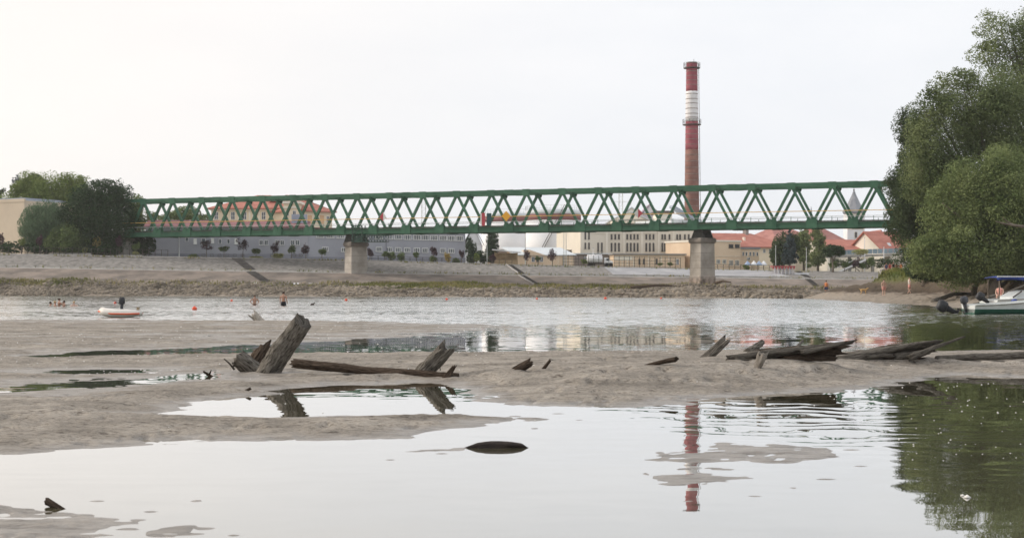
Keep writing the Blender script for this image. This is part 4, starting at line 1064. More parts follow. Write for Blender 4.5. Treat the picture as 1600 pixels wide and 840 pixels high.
# promenade overpass and stairs at right
OY = 260
ov = empty('promenade_overpass', (xat(1288, OY), OY, 0), 0, 'white concrete overpass with glass railing left of the willows', 'overpass')
def ox(px): return xat(px, OY) - xat(1288, OY)
m = MB(); x0, x1 = ox(1288), ox(1440)
m.add([(x0, 0, zat(402.5, OY)), (x1, 0, zat(397.5, OY)), (x1, 6, zat(397.5, OY)), (x0, 6, zat(402.5, OY)), (x0, 0, zat(398.5, OY)), (x1, 0, zat(393.5, OY) - .25), (x1, 6, zat(393.5, OY) - .25), (x0, 6, zat(398.5, OY))],
      [(0, 3, 2, 1), (4, 5, 6, 7), (0, 1, 5, 4), (1, 2, 6, 5), (2, 3, 7, 6), (3, 0, 4, 7)]); m.build('deck', M_kerb, ov)
for px in (1302, 1330, 1366): MB().box(ox(px) - .25, ox(px) + .25, 1, 1.5, 2.5, zat(401.5, OY)).build('column', M_kerb, ov)
MB().box(ox(1392), ox(1470), .4, 5, 2.0, zat(400.2, OY)).build('retaining_wall', M_trim, ov)
M_glass = mat('railing_glass', S(128, 148, 160), S(146, 164, 174), .4, .25, spec=.5)
for px in range(1292, 1436, 8):
    MB().box(ox(px), ox(px + 7.4), .1, .14, zat(398.4 - (px - 1288) * .031, OY), zat(398.4 - (px - 1288) * .031, OY) + .85).build('glass_panel', M_glass, ov)
stw = empty('promenade_stairs', (xat(1345, 256), 256, Gz(1345)), 0, 'white stairs climbing to the overpass beside the purple shrub', 'stairs')
for k in range(12):
    MB().box(-4.2 + k * .42, -3.7 + k * .42, 0, 1.8, -.3 + k * .2, -.12 + k * .2).build('step', M_kerb, stw)
m = MB(); m.beam((-4.3, -.1, .0), (.9, -.1, 2.35), .12, .3); m.build('stringer', M_wht, stw)
MB().beam((-4.3, -.1, .9), (.9, -.1, 3.2), .05, .08).build('handrail', M_wht, stw)
# cafe awnings, floating kiosk
M_tent = mat('white_canvas', S(222, 226, 232), S(236, 238, 240), .6, .8); M_bcan = mat('blue_canvas', S(150, 170, 200), S(176, 192, 214), .6, .8)
def parasol(px, py, w, mm, label):
    Y = crest_at(px).y + 3; c = at(px, py, Y); g_ = Gz(px); r = w * Y / F / 2
    p = empty('cafe_parasol', (c.x, c.y, g_), 0, label, 'parasol', 'cafe parasols on the promenade')
    zt = c.z - g_
    MB().lathe([(.03, 0), (.03, zt)], 6).build('pole', M_steel, p)
    MB().lathe([(r, zt - .55), (r * 1.01, zt - .35), (.04, zt + .25)], 8).build('canopy', mm, p)
for i, (px, mm, lab) in enumerate(((1168, M_bcan, 'pale blue cafe parasol nearest the beige modern block'), (1178, M_tent, 'white cafe parasol left of the second blue parasol'), (1186, M_bcan, 'pale blue cafe parasol between two white parasols'), (1193.5, M_tent, 'white cafe parasol nearest the red-roofed boat kiosk'))):
    parasol(px, 409.5, 9.5, mm, lab)
kk = crest_at(1215); k = empty('boat_kiosk', (kk.x, kk.y - 4.5, kk.z - 1.25), 0, 'white boat kiosk with red striped roof on the embankment slope', 'kiosk')
MB().box(-1.7, 1.8, -1, 1.2, -.35, .35).build('blue_base', mat('kiosk_blue', S(110, 140, 176), rough=.6), k)
for x_ in np.linspace(-1.55, 1.6, 6): MB().box(x_ - .06, x_ + .06, -.95, -.83, .35, 1.9).build('post', M_wht, k)
for x_ in np.linspace(-1.3, 1.25, 5): MB().box(x_ - .22, x_ + .26, -.3, -.26, .4, 1.7).build('panel', M_wht, k)
MB().box(-1.9, 2.0, -1.2, 1.3, 1.9, 2.08).build('roof', mat('kiosk_red', S(164, 72, 78), rough=.7), k)
for x_ in np.linspace(-1.8, 1.75, 8): MB().box(x_ - .12, x_ + .12, -1.24, -1.2, 1.55, 1.9).build('awning_flap', M_red, k)
MB().box(1.9, 4.4, -.8, .9, .1, .9).build('gangway', M_wht, k)

# tanker truck
tkc = crest_at(937); tz = Gz(937)
t = empty('tanker_truck', (tkc.x, tkc.y + 8, tz), 0, 'white tanker truck parked on the embankment before the cream factory', 'truck')
def hx(px): return xat(px, tkc.y + 8) - tkc.x
MB().tube([(hx(917), 0, 1.55), (hx(917.6), 0, 1.55), (hx(940), 0, 1.55), (hx(941), 0, 1.55)], [.55, .72, .72, .55], 16).build('tank', M_wht, t, True)
MB().box(hx(918), hx(954), -.6, .6, .55, .8).build('chassis', M_steel, t)
MB().loft([[(hx(944), y_, .7), (hx(944), y_, 1.75), (hx(950), y_, 1.72), (hx(953), y_, 1.25), (hx(957), y_, 1.15), (hx(957.5), y_, .7)] for y_ in (-.85, .85)]).build('cab', M_wht, t)
MB().box(hx(947), hx(951), -.875, -.855, 1.2, 1.6).build('cab_window', M_pane, t)
for px in (921, 926, 948, 954): MB().tube([(hx(px), -.85, .42), (hx(px), -.55, .42)], .42, 14).build('wheel', mat('tyre_rubber', S(42, 42, 44), rough=.9), t)

# stairs and stains on the embankment slopes
def slope_pt(px_top, px_bot, t, which):
    """point t (0 top..1 bottom) on upper (1) or lower (0) slope, moving from column px_top to px_bot"""
    px = px_top + (px_bot - px_top) * t; pr = bank_profile(px)
    a, b_ = (pr[6], pr[5]) if which else (pr[3], pr[2])
    y = a[0] + (b_[0] - a[0]) * t; z = a[1] + (b_[1] - a[1]) * t
    return Vector((xat(px, y), y, z))
def slope_stair(label, pxa, pxb, pxc, w, m, kerb=None):
    p0 = slope_pt(pxa, pxb, 0, 1); s = empty('embankment_stairs', p0, 0, label, 'stairs')
    for which, (u, v) in ((1, (pxa, pxb)), (0, (pxb, pxc))):
        st = MB(); n_ = 22
        for k in range(n_):
            c = slope_pt(u, v, k / n_, which) - p0; c2 = slope_pt(u, v, (k + 1) / n_, which) - p0
            st.box(min(c.x, c2.x) - w / 2, max(c.x, c2.x) + w / 2, min(c.y, c2.y), max(c.y, c2.y), min(c.z, c2.z) - .3, max(c.z, c2.z) + .05)
        st.build('stair_flight', m, s)
        if kerb:
            a = slope_pt(u, v, 0, which) - p0; b_ = slope_pt(u, v, 1, which) - p0
            MB().beam(a + Vector((-w / 2 - .1, 0, .12)), b_ + Vector((-w / 2 - .1, 0, .12)), .10, .2).build('kerb', kerb, s)
    return s
M_dstair = mat('dark_stair_stone', S(88, 85, 83), S(116, 112, 108), .8, .9)
M_apron0 = mat('stair_kerb_concrete', S(168, 166, 164), S(186, 184, 182), .5, .9)
slope_stair('dark concrete stairs on the embankment between purple trees and left pier', 369, 392, 418, 1.3, M_dstair)
slope_stair('stairs with white kerb on the embankment below the wooden kiosk', 796, 815, 842, .9, M_dstair, M_apron0)
slope_stair('dark embankment stairs just right of the boat kiosk', 1246, 1262, 1278, .9, M_dstair)
def apron(label, a, b_, c, d, m, off=.05):
    """thin concrete facing on the upper slope between top columns a..b and bottom columns c..d"""
    up = Vector((0, -.35, 1)).normalized() * off
    P = [slope_pt(a, a, 0.02, 1), slope_pt(b_, b_, 0.02, 1), slope_pt(d, d, .98, 1), slope_pt(c, c, .98, 1)]
    m_ = MB().add([p + up for p in P] + [p - up for p in P], [(3, 2, 1, 0), (4, 5, 6, 7), (0, 1, 5, 4), (1, 2, 6, 5), (2, 3, 7, 6), (3, 0, 4, 7)])
    return tag(m_.build('concrete_apron', m), label, 'paving')
M_apron = mat('pale_apron_concrete', S(150, 151, 155), S(178, 178, 180), .35, .9)
apron('pale concrete facing on the embankment left of the right pier', 944, 1100, 958, 1100, M_apron)
apron('pale concrete facing on the embankment right of the right pier', 1104, 1202, 1104, 1236, M_apron)

# lattice mast and lamp posts
def mast(px, Y, ytop, label, w=.5):
    c = at(px, 444, Y); zb_ = 3.5; ht = zat(ytop, Y) - zb_
    t = empty('lattice_mast', (c.x, c.y, zb_), 0, label, 'mast')
    m = MB()
    for a, b_ in ((-1, -1), (1, -1), (1, 1), (-1, 1)): m.beam((a * w, b_ * w, 0), (a * w * .8, b_ * w * .8, ht), .07, .07)
    n_ = int(ht / 1.2)
    for k in range(n_):
        z0, z1 = ht * k / n_, ht * (k + 1) / n_
        m.beam((-w, -w, z0), (w, -w, z1), .045, .045); m.beam((w, -w, z0), (w, w, z1), .045, .045); m.beam((-w, -w, z1), (w, -w, z1), .045, .045); m.beam((-w, -w, z0), (-w, w, z1), .045, .045)
    m.build('lattice', M_lgrey, t)
    return t
t = mast(970, 290, 298, 'grey lattice mast with side antennas behind the truss left of the chimney', .42)
m = MB()
for z_ in (12.2, 15.0):
    for sx_ in (-1, 1): m.beam((0, -.4, z_), (sx_ * 2.0, -.4, z_), .06, .06).beam((sx_ * 2.0, -.4, z_ - .8), (sx_ * 2.0, -.4, z_ + 1.0), .06, .06)
m.build('antenna_arm', M_lgrey, t)
mast(662, 330, 308, 'thin pale lattice mast behind the truss right of the left pier', .5)
def pole(px, ytop, label, Yoff=1.5, arm=0.0, mm=None):
    c = crest_at(px); Y = c.y + Yoff; g_ = Gz(px); x = xat(px, Y)
    p = empty('lamp_post', (x, Y, g_), 0, label, 'lamp post', 'slim lamp posts on the promenade')
    ht = zat(ytop, Y) - g_
    MB().tube([(0, 0, -.3), (0, 0, ht)], [.09, .05], 7).build('pole', mm or M_lgrey, p)
    MB().box(-.1 + min(0, arm), .1 + max(0, arm), -.1, .1, ht, ht + .1).build('lamp_head', M_lgrey, p)
pole(820.8, 352, 'slim grey lamp post below the bridge left of the white tank stair', 12, .5)
pole(761, 372, 'slim lamp post between barn and tall cypress')
pole(1212, 384, 'slim lamp post standing before the round tree left of the spruce')
pole(1260, 387, 'slim lamp post right of the spruce')
pole(280, 372, 'slim lamp post before the low grey workshop', 2)
pole(881, 352, 'left of two slim grey posts before the right storage tank', 14); pole(884.5, 352, 'right of two slim grey posts before the right storage tank', 14)
pole(926.5, 388, 'white lamp post behind the tanker truck', 10, 0, M_wht)
pole(1351, 372, 'white flagpole right of the church tower', 6, 0, M_wht); pole(1381, 386, 'short white flagpole beside the willow trees', 6, 0, M_wht)
# fences along the crest
def fence(px0, px1, step, ht, label, rails, back=.8, mm=None):
    c = crest_at(px0); f = empty('railing_fence', (c.x, c.y, c.z), 0, label, 'fence'); o = Vector((c.x, c.y, c.z)); mm = mm or M_steel
    pr_ = None; px = px0
    pm = MB().box(-.04, .04, -.04, .04, -.2, ht).mesh('post', mm)
    while px <= px1:
        p = crest_at(px) + Vector((0, back, 0)) - o
        place('post', pm, f, p)
        if pr_ is not None:
            for r_ in rails: MB().beam(pr_ + Vector((0, 0, r_)), p + Vector((0, 0, r_)), .04, .05).build('rail', mm, f)
        pr_ = p; px += step
fence(880, 1064, 8, 2.0, 'tall wire fence along the crest before the tan outbuilding', (.3, .8, 1.3, 1.9))
fence(-60, 262, 10, 1.3, 'low metal railing along the crest below the left trees', (.5, 1.25), 1.0)
fence(560, 800, 10, .9, 'low metal railing along the crest before the grey office block', (.45, .88), .9)
fence(1104, 1236, 9, 1.0, 'low railing along the crest before the cafe parasols', (.5, .95), .6)
b = Bld('concrete_planter_wall', 'low concrete planter wall with shrubs below the left trees', 'planter', 78, crest_at(78).y + 1.6, 143, crest_at(143).y + 1.6, 395.3, 1.4, M_kerb)
b = Bld('small_concrete_planter', 'short concrete planter wall below the left end of the bridge', 'planter', 184, crest_at(184).y + 1.6, 221, crest_at(221).y + 1.6, 398.0, 1.4, M_kerb)
# ================================================================== TREES
def leaf_mesh(name, clumps, n, size, aspect, m, seed, sub=40, spread=.30, droop=0.0, fill=.35):
    """leaves gathered in sprays spread through the volume of several ellipsoids: clumps = [(centre, radii)]"""
    g = np.random.default_rng(seed); vol = np.array([r[0] * r[1] * r[2] for _, r in clumps]) ** .8
    cnt = (vol / vol.sum() * n).astype(int); P = []; N = []
    for (c, r), k in zip(clumps, cnt):
        if k < 4: continue
        ns = max(4, int(sub * (k / n) * len(clumps) + 3))
        d = g.normal(size=(ns, 3)); d /= np.linalg.norm(d, axis=1)[:, None]
        rad = np.where(g.random(ns) < fill, g.uniform(.2, .8, ns), g.uniform(.72, 1.02, ns))
        sc = d * rad[:, None]
        w = g.uniform(.3, 1.0, ns) ** 1.5; idx = g.choice(ns, k, p=w / w.sum())
        off = g.normal(size=(k, 3)) * spread * g.uniform(.5, 1.2, ns)[idx][:, None]
        off[:, 2] *= .75
        q = sc[idx] + off
        lim = np.linalg.norm(q, axis=1); q *= np.minimum(1, 1.12 / np.maximum(lim, 1e-6))[:, None]
        P.append(np.array(c) + q * np.array(r)); N.append(d[idx])
    P = np.concatenate(P); N = np.concatenate(N); k = len(P)
    nrm = N * .7 + g.normal(size=(k, 3)) * .75 + np.array([0, 0, .45]); nrm /= np.linalg.norm(nrm, axis=1)[:, None]
    a = np.cross(nrm, g.normal(size=(k, 3)) + np.array([0, 0, droop])); a /= np.linalg.norm(a, axis=1)[:, None]
    if droop: a = a * (1 - min(.8, droop)) + np.array([0, 0, -1.0]) * min(.8, droop); a /= np.linalg.norm(a, axis=1)[:, None]
    b = np.cross(nrm, a); b /= np.maximum(np.linalg.norm(b, axis=1)[:, None], 1e-6)
    s = size * g.uniform(.6, 1.35, k)[:, None]; L, W_ = a * s * .5, b * s * .5 * aspect
    V = np.stack([P - L, P + W_ - L * .1, P + L, P - W_ - L * .1], 1).reshape(-1, 3)
    return np_mesh(name, V, np.arange(4 * k).reshape(-1, 4), m, smooth=False)
def leafmat(name, a, b, scale=.5, tr=.28):
    return mat(name, a, b, scale, .75, island=.22, spec=.15, trans=tr, lo=.3, hi=.7)
M_bark = mat('tree_bark', S(92, 84, 76), S(128, 118, 106), 2.0, .95, .03, 5.0, stretch=(1, 1, .3))
L_olive = leafmat('willow_leaves', S(84, 100, 66), S(140, 150, 104), .35); L_dark = leafmat('dark_leaves', S(58, 74, 50), S(92, 106, 74))
L_mid = leafmat('light_willow_leaves', S(90, 108, 66), S(146, 156, 106)); L_deep = leafmat('deep_green_leaves', S(42, 64, 42), S(68, 90, 58))
L_yg = leafmat('yellow_green_leaves', S(98, 116, 60), S(138, 150, 90)); L_gr = leafmat('grey_green_leaves', S(82, 104, 78), S(114, 134, 104))
L_pur = leafmat('purple_leaves', S(74, 56, 64), S(100, 78, 84)); L_ball = leafmat('clipped_green_leaves', S(88, 106, 64), S(122, 138, 90))
L_spr = leafmat('blue_spruce_needles', S(58, 72, 76), S(84, 98, 100)); L_gold = leafmat('golden_leaves', S(160, 140, 76), S(188, 168, 104)); L_pale = leafmat('pale_shrub_leaves', S(142, 146, 92), S(176, 176, 124))
L_cyp = leafmat('cypress_leaves', S(52, 68, 54), S(76, 92, 70))
def tree(name, label, clumps_px, Y, base_px, base_z, leaf, n, size, aspect=.55, seed=1, trunk_r=.3, group=None, cat='tree', depth=.8, droop=0.0, sub=40, spread=.3, limbs=True, fill=.35, yoff=None, trunk_top=None, lumps=0):
    """clumps_px: (px, py, rx, ry[, dY]) in photo pixels at distance Y"""
    bx = xat(base_px, Y); o = empty(name, (bx, Y, base_z), 0, label, cat, group)
    cl = []
    for q in clumps_px:
        dy = q[4] if len(q) > 4 else 0.0
        c = at(q[0], q[1], Y + dy) - Vector((bx, Y, base_z)); rx, rz = q[2] * (Y + dy) / F, q[3] * (Y + dy) / F
        cl.append(((c.x, c.y, c.z), (rx, max(rx, rz * .8) * depth, rz)))
    lg = np.random.default_rng(seed + 500)
    base_cl = list(cl)
    if lumps:
        for c, r in base_cl:
            for _ in range(lumps):
                d = lg.normal(size=3); d[2] = d[2] * .8 + .25; d /= np.linalg.norm(d); f = lg.uniform(.22, .46); e = lg.uniform(.78, 1.12)
                cl.append(((c[0] + d[0] * r[0] * e, c[1] + d[1] * r[1] * e, c[2] + d[2] * r[2] * e), (r[0] * f, r[1] * f, r[2] * f * lg.uniform(.7, 1.2))))
    place('crown', leaf_mesh('crown', cl, n, size, aspect, leaf, seed, sub, spread, droop, fill), o)
    rg = random.Random(seed); big = sorted(base_cl, key=lambda c: -c[1][0] * c[1][2])
    top = Vector(big[0][0]) if trunk_top is None else Vector(trunk_top)
    j = Vector((top.x * .35, top.y * .35, max(.25, top.z * .45)))
    m = MB(); m.tube([(0, 0, -.5), (j.x * .3, j.y * .3, j.z * .35), tuple(j), tuple(j.lerp(top, .6)), tuple(top)], [trunk_r * 1.25, trunk_r, trunk_r * .8, trunk_r * .5, trunk_r * .2], 9)
    m.build('trunk', M_bark, o, True)
    if limbs:
        for c, r in base_cl[:7]:
            for s_ in range(2):
                e = Vector(c) + Vector((rg.uniform(-.5, .5) * r[0], rg.uniform(-.5, .5) * r[1], rg.uniform(-.1, .6) * r[2]))
                md = j.lerp(e, .5) + Vector((rg.uniform(-.3, .3), rg.uniform(-.3, .3), rg.uniform(0, .5)))
                MB().tube([tuple(j * .95), tuple(md), tuple(e)], [trunk_r * .45, trunk_r * .28, trunk_r * .08], 6).build('limb', M_bark, o, True)
    return o
# big trees on the right bank (base height from the bank itself)
def rbz(px, Y): return rz_(xat(px, Y), Y)
G_W = 'large willows on the right bank'
tree('willow_tree', 'tallest willow at the right edge, its crown rising above the others', [(1578, 55, 46, 34), (1548, 88, 30, 24), (1606, 90, 50, 50), (1640, 60, 50, 60), (1600, 150, 60, 60), (1680, 170, 80, 120)], 142, 1630, rbz(1630, 142), L_olive, 60000, .25, .42, 11, .55, G_W, lumps=12, droop=.15, sub=90)
tree('willow_tree', 'broad olive willow in the middle of the right tree group', [(1535, 172, 62, 62), (1476, 215, 44, 72), (1583, 215, 70, 80), (1500, 132, 34, 24), (1452, 180, 24, 40), (1446, 265, 36, 60), (1530, 280, 80, 70), (1610, 300, 80, 90)], 130, 1545, rbz(1545, 130), L_olive, 140000, .23, .40, 12, .6, G_W, lumps=12, droop=.2, sub=130, spread=.24)
tree('willow_tree', 'darker willow at the left of the right tree group before the bridge end', [(1432, 305, 34, 62), (1408, 335, 24, 42), (1438, 375, 36, 44), (1416, 198, 21, 30), (1428, 240, 22, 40), (1470, 330, 50, 70)], 150, 1448, rbz(1448, 150), L_dark, 80000, .26, .40, 13, .5, G_W, lumps=12, droop=.15, sub=110, spread=.22)
tree('willow_tree', 'dome-shaped lighter willow at the front of the right tree group', [(1542, 300, 66, 56), (1488, 345, 50, 52), (1590, 330, 80, 80), (1463, 398, 44, 34), (1530, 390, 80, 46), (1610, 395, 70, 42), (1450, 416, 26, 20), (1495, 420, 36, 18), (1550, 418, 44, 18), (1605, 412, 40, 22)], 118, 1550, rbz(1550, 118), L_mid, 140000, .21, .40, 14, .5, G_W, lumps=12, droop=.2, sub=140, spread=.22)
tree('riverside_bush', 'dark bush filling the foot of the willows', [(1470, 414, 40, 24), (1540, 410, 55, 26), (1600, 404, 50, 28), (1440, 418, 24, 20), (1428, 424, 12, 12), (1500, 425, 30, 12)], 124, 1520, rbz(1520, 124), L_dark, 45000, .23, .45, 15, .25, None, 'bush', sub=60)
# bare branch reaching out of the front willow
m = MB(); br0 = at(1640, 352, 112)
m.tube([br0, at(1598, 354, 111), at(1572, 350, 110.5), at(1556, 346, 110)], [.16, .12, .09, .03], 7).tube([at(1590, 354, 111), at(1572, 345, 110.6), at(1566, 338, 110.4)], [.06, .045, .015], 6)
tag(m.build('bare_branch', M_bark, None, True), 'bare dark branch sticking out of the front willow at the right edge', 'branch')

# left tree group
G_L = 'trees at the left end of the bridge'
TZ = Gz(100)
tree('deciduous_tree', 'dark round-crowned tree covering the left end of the bridge', [(160, 335, 50, 50), (135, 330, 32, 42), (184, 345, 26, 46), (160, 305, 36, 22), (150, 372, 40, 20)], 243, 160, TZ, L_deep, 46000, .32, .55, 21, .4, G_L, lumps=5, sub=120, spread=.2)
tree('deciduous_tree', 'yellow-green spreading tree behind the weeping willow at left', [(75, 300, 42, 30), (108, 292, 26, 22), (45, 315, 28, 24), (110, 320, 36, 34), (10, 318, 26, 16)], 262, 85, TZ, L_yg, 38000, .32, .55, 22, .4, G_L, lumps=12, sub=100, spread=.22)
tree('weeping_willow', 'grey-green weeping willow beside the beige hall', [(72, 350, 36, 34), (52, 358, 22, 32), (94, 355, 22, 32), (75, 335, 26, 20)], 244, 72, TZ, L_gr, 26000, .42, .24, 23, .35, G_L, droop=.6, sub=90, spread=.2)
tree('deciduous_tree', 'low mixed green tree between weeping willow and dark round tree', [(105, 372, 24, 24), (120, 380, 20, 16), (88, 380, 18, 14)], 241, 104, TZ, L_ball, 10000, .30, .55, 24, .2, G_L, sub=50)
tree('spruce_tree', 'thin dark conifer tip rising at the far left', [(26, 284, 6, 10), (26, 300, 9, 14), (26, 318, 11, 14)], 290, 26, TZ, L_spr, 1600, .45, .4, 25, .2, G_L, limbs=False)
tree('deciduous_tree', 'dark tree top behind the yellow-green tree at far left', [(52, 284, 14, 12), (38, 292, 10, 12), (60, 300, 20, 20)], 285, 48, TZ, L_dark, 4500, .5, .55, 26, .3, G_L, sub=50)
tree('deciduous_tree', 'green tree at the extreme left edge above the beige hall', [(-4, 304, 13, 16), (-40, 305, 34, 26)], 290, -20, TZ, L_dark, 4000, .55, .55, 27, .3, G_L)
tree('deciduous_tree', 'green tree seen through the first truss panels right of the dark tree', [(212, 322, 14, 20), (228, 345, 20, 16), (208, 350, 16, 30)], 262, 215, TZ, L_ball, 4000, .5, .55, 28, .25, G_L)
tree('deciduous_tree', 'green trees showing between dark tree and yellow villa through the truss', [(292, 335, 20, 12), (275, 340, 18, 10), (315, 342, 14, 10), (250, 344, 16, 8)], 310, 290, TZ, L_ball, 5000, .5, .55, 29, .3, G_L)
tree('deciduous_tree', 'shrubby dark tree below the left bridge end beside the workshop', [(228, 382, 14, 16), (215, 378, 10, 16)], 246, 222, TZ, L_deep, 2600, .4, .55, 30, .2, G_L)
tree('clipped_hedge', 'dark hedge at the foot of the left trees', [(20, 386, 22, 9), (60, 388, 20, 9), (110, 390, 24, 8), (165, 390, 24, 10), (140, 388, 16, 9)], 241.5, 90, TZ, L_deep, 5000, .40, .6, 31, .12, None, 'hedge', limbs=False)
# columnar cypresses and mixed trees in the middle
tree('cypress_tree', 'shorter dark cypress at the end of the grey office block', [(736, 392, 8, 20), (733, 382, 5, 12), (740, 402, 9, 10)], 258, 737, Gz(737), L_cyp, 3000, .35, .5, 41, .2, 'cypresses by the kiosk', limbs=False, spread=.2)
tree('cypress_tree', 'tall columnar cypress left of the wooden kiosk', [(769, 372, 9, 13), (769, 388, 9.5, 18), (769, 400, 9, 10)], 254, 769, Gz(769), L_cyp, 4200, .35, .5, 42, .2, 'cypresses by the kiosk', limbs=False, spread=.2)
tree('garden_bush', 'dark green garden bush between the two cypresses', [(752, 400, 9, 8), (758, 405, 8, 6)], 255, 754, Gz(754), L_deep, 1400, .32, .55, 43, .08, None, 'bush')
# trees before the red roofs
G_R = 'trees before the red roofs'
tree('deciduous_tree', 'round green tree left of the blue spruce', [(1224, 388, 16, 24), (1214, 396, 10, 18), (1240, 380, 10, 16)], 262, 1222, Gz(1222), L_dark, 6000, .42, .55, 51, .28, G_R, sub=70)
tree('spruce_tree', 'blue-grey spruce with pointed top right of the cafe parasols', [(1234, 362, 2.5, 6), (1234, 374, 6, 9), (1234, 388, 10, 11), (1234, 402, 13, 11)], 256, 1234, Gz(1234), L_spr, 4600, .42, .35, 52, .2, G_R, limbs=False, spread=.2)
tree('deciduous_tree', 'olive tree between the spruce and the poplar', [(1255, 378, 11, 20), (1258, 395, 11, 18)], 266, 1256, Gz(1256), L_olive, 3600, .42, .55, 53, .22, G_R)
tree('poplar_tree', 'tall bushy poplar left of the church', [(1278, 368, 11, 16), (1278, 388, 12, 20), (1278, 405, 12, 14)], 258, 1278, Gz(1278), L_olive, 5200, .40, .5, 54, .22, G_R, spread=.22)
tree('deciduous_tree', 'dark tree before the overpass left of its stairs', [(1298, 392, 11, 9), (1312, 392, 8, 8)], 250, 1302, Gz(1302), L_deep, 2200, .36, .55, 55, .15, G_R)
tree('garden_bush', 'yellow-green bush on the overpass below the church', [(1344, 393, 12, 4)], 238.5, 1344, zat(397, 238.5), L_pale, 700, .3, .55, 56, .05, None, 'bush', limbs=False)

tree('clipped_hedge', 'dark green hedge along the promenade under the overpass', [(1306, 411, 10, 7), (1326, 412, 12, 7), (1352, 412, 12, 7), (1376, 411, 12, 7), (1392, 410, 8, 7)], 257, 1345, Gz(1345), L_dark, 4200, .28, .55, 57, .08, None, 'hedge', limbs=False)
# small promenade trees: (px, py, rx, ry, leaf, label)
def small(px, y0, y1, w, leaf, label, name='promenade_tree', trunk=True, back=2.2, seed=0, cat='tree', group='small trees along the promenade'):
    Y = crest_at(px).y + back; py = (y0 + y1) / 2; ry = (y1 - y0) / 2; g_ = Gz(px)
    q = random.Random(int(px * 7)); cl = [(px + q.uniform(-.1, .1) * w, py + ry * .15, w / 2 * .72, ry * .72)]
    for _ in range(5): cl.append((px + q.uniform(-.34, .34) * w, py + q.uniform(-.6, .55) * ry, w / 2 * q.uniform(.28, .5), ry * q.uniform(.28, .55)))
    return tree(name, label, cl, Y, px, g_, leaf, 1100, .17, .6, 100 + int(px), .07, group, cat, limbs=False, spread=.28, sub=30)
for px, y0, y1, w, lab in ((323, 373, 392, 21, 'small purple-leaved tree before the workshop, first from the left'), (379, 370, 393, 19, 'tallest small purple tree, beside the dark stairs top'),
                           (429, 374, 397, 17, 'small purple tree over pale shrubs before the workshop'), (478, 380, 398, 16, 'small purple tree just left of the left pier'),
                           (578, 387, 401, 13, 'small purple tree just right of the left pier'), (678, 385, 400, 12, 'purple tree above a green ball bush at the office block'),
                           (721, 390, 404, 9, 'narrow purple tree at the right corner of the office block'), (823, 386, 408, 13, 'purple tree before the left end of the peach bungalow'),
                           (863, 386, 409, 17, 'purple tree before the middle of the peach bungalow'), (1, 363, 384, 12, 'purple tree at the extreme left edge'),
                           (62, 366, 385, 12, 'dark purple tree before the weeping willow'), (186, 366, 387, 13, 'dark purple tree before the dark round tree'),
                           (769, 396, 409, 14, 'purple shrub at the foot of the tall cypress'), (1337, 402, 419, 13, 'purple shrub beside the overpass stairs')):
    small(px, y0, y1, w, L_pur, lab)
for px, y0, y1, w, lab in ((350, 382, 394, 17, 'round green tree between the first two purple trees'), (400, 386, 397, 18, 'flat round green tree right of the dark stairs'),
                           (455, 382, 397, 16, 'round green tree between two purple trees left of the left pier'), (503, 386, 398, 15, 'flat round green tree nearest the left pier on its left'),
                           (603, 391, 401, 13, 'smaller of two touching green ball trees right of the left pier'), (612, 391, 408, 15, 'larger of two touching green ball trees right of the left pier'),
                           (628, 390, 409, 16, 'green ball tree second from the left pier on its right'), (651, 392, 403, 11, 'small green ball tree in the middle of the office block'),
                           (677, 398, 411, 12, 'green ball bush below a purple tree at the office block'), (713, 400, 412, 14, 'low green bush at the right end of the office block'),
                           (841, 399, 407, 11, 'green bush under the windows of the peach bungalow'), (1262, 409, 419, 10, 'green ball bush right of the spruce'),
                           (1301, 407, 420, 15, 'green ball bush right of the poplar'), (1320, 408, 418, 12, 'small green ball bush left of the purple shrub'), (1347, 409, 420, 13, 'green bush at the foot of the overpass stairs'),
                           (1362, 400, 417, 12, 'dark green bush under the overpass')):
    small(px, y0, y1, w, L_ball, lab)
for px, y0, y1, w, leaf, lab in ((153, 370, 388, 17, L_gold, 'golden small tree before the dark round tree'), (34, 371, 384, 12, L_yg, 'yellow-green small tree before the beige hall'),
                                 (95, 379, 396, 18, L_pale, 'pale yellow-green shrub in the left planter'), (131, 384, 397, 11, L_pale, 'pale shrub at the right end of the left planter'), (213, 378, 392, 15, L_ball, 'round green tree below the left bridge end'),
                                 (212, 391, 399, 12, L_pale, 'low pale shrub in the small planter'), (436, 393, 405, 24, L_pale, 'pale shrubs under the purple tree before the workshop'), (300, 396, 404, 22, L_ball, 'low green shrubs at the left of the workshop'),
                                 (400, 399, 405, 26, L_pale, 'flat pale shrubs along the crest right of the dark stairs'), (700, 393, 411, 11, L_gold, 'reddish gold bush before the office block'), (745, 395, 409, 12, L_yg, 'pale green bush between the cypresses'),
                                 (913, 403, 413, 10, L_yg, 'bright green bush behind the tanker truck'), (1031, 409, 415, 9, L_yg, 'left bright green bush at the tan outbuilding'), (1047, 409, 415, 9, L_yg, 'right bright green bush at the tan outbuilding'), (1166, 412, 422, 12, L_yg, 'yellow-green bush below the cafe parasols')):
    small(px, y0, y1, w, leaf, lab, 'ornamental_shrub', cat='shrub', group='shrubs along the promenade')
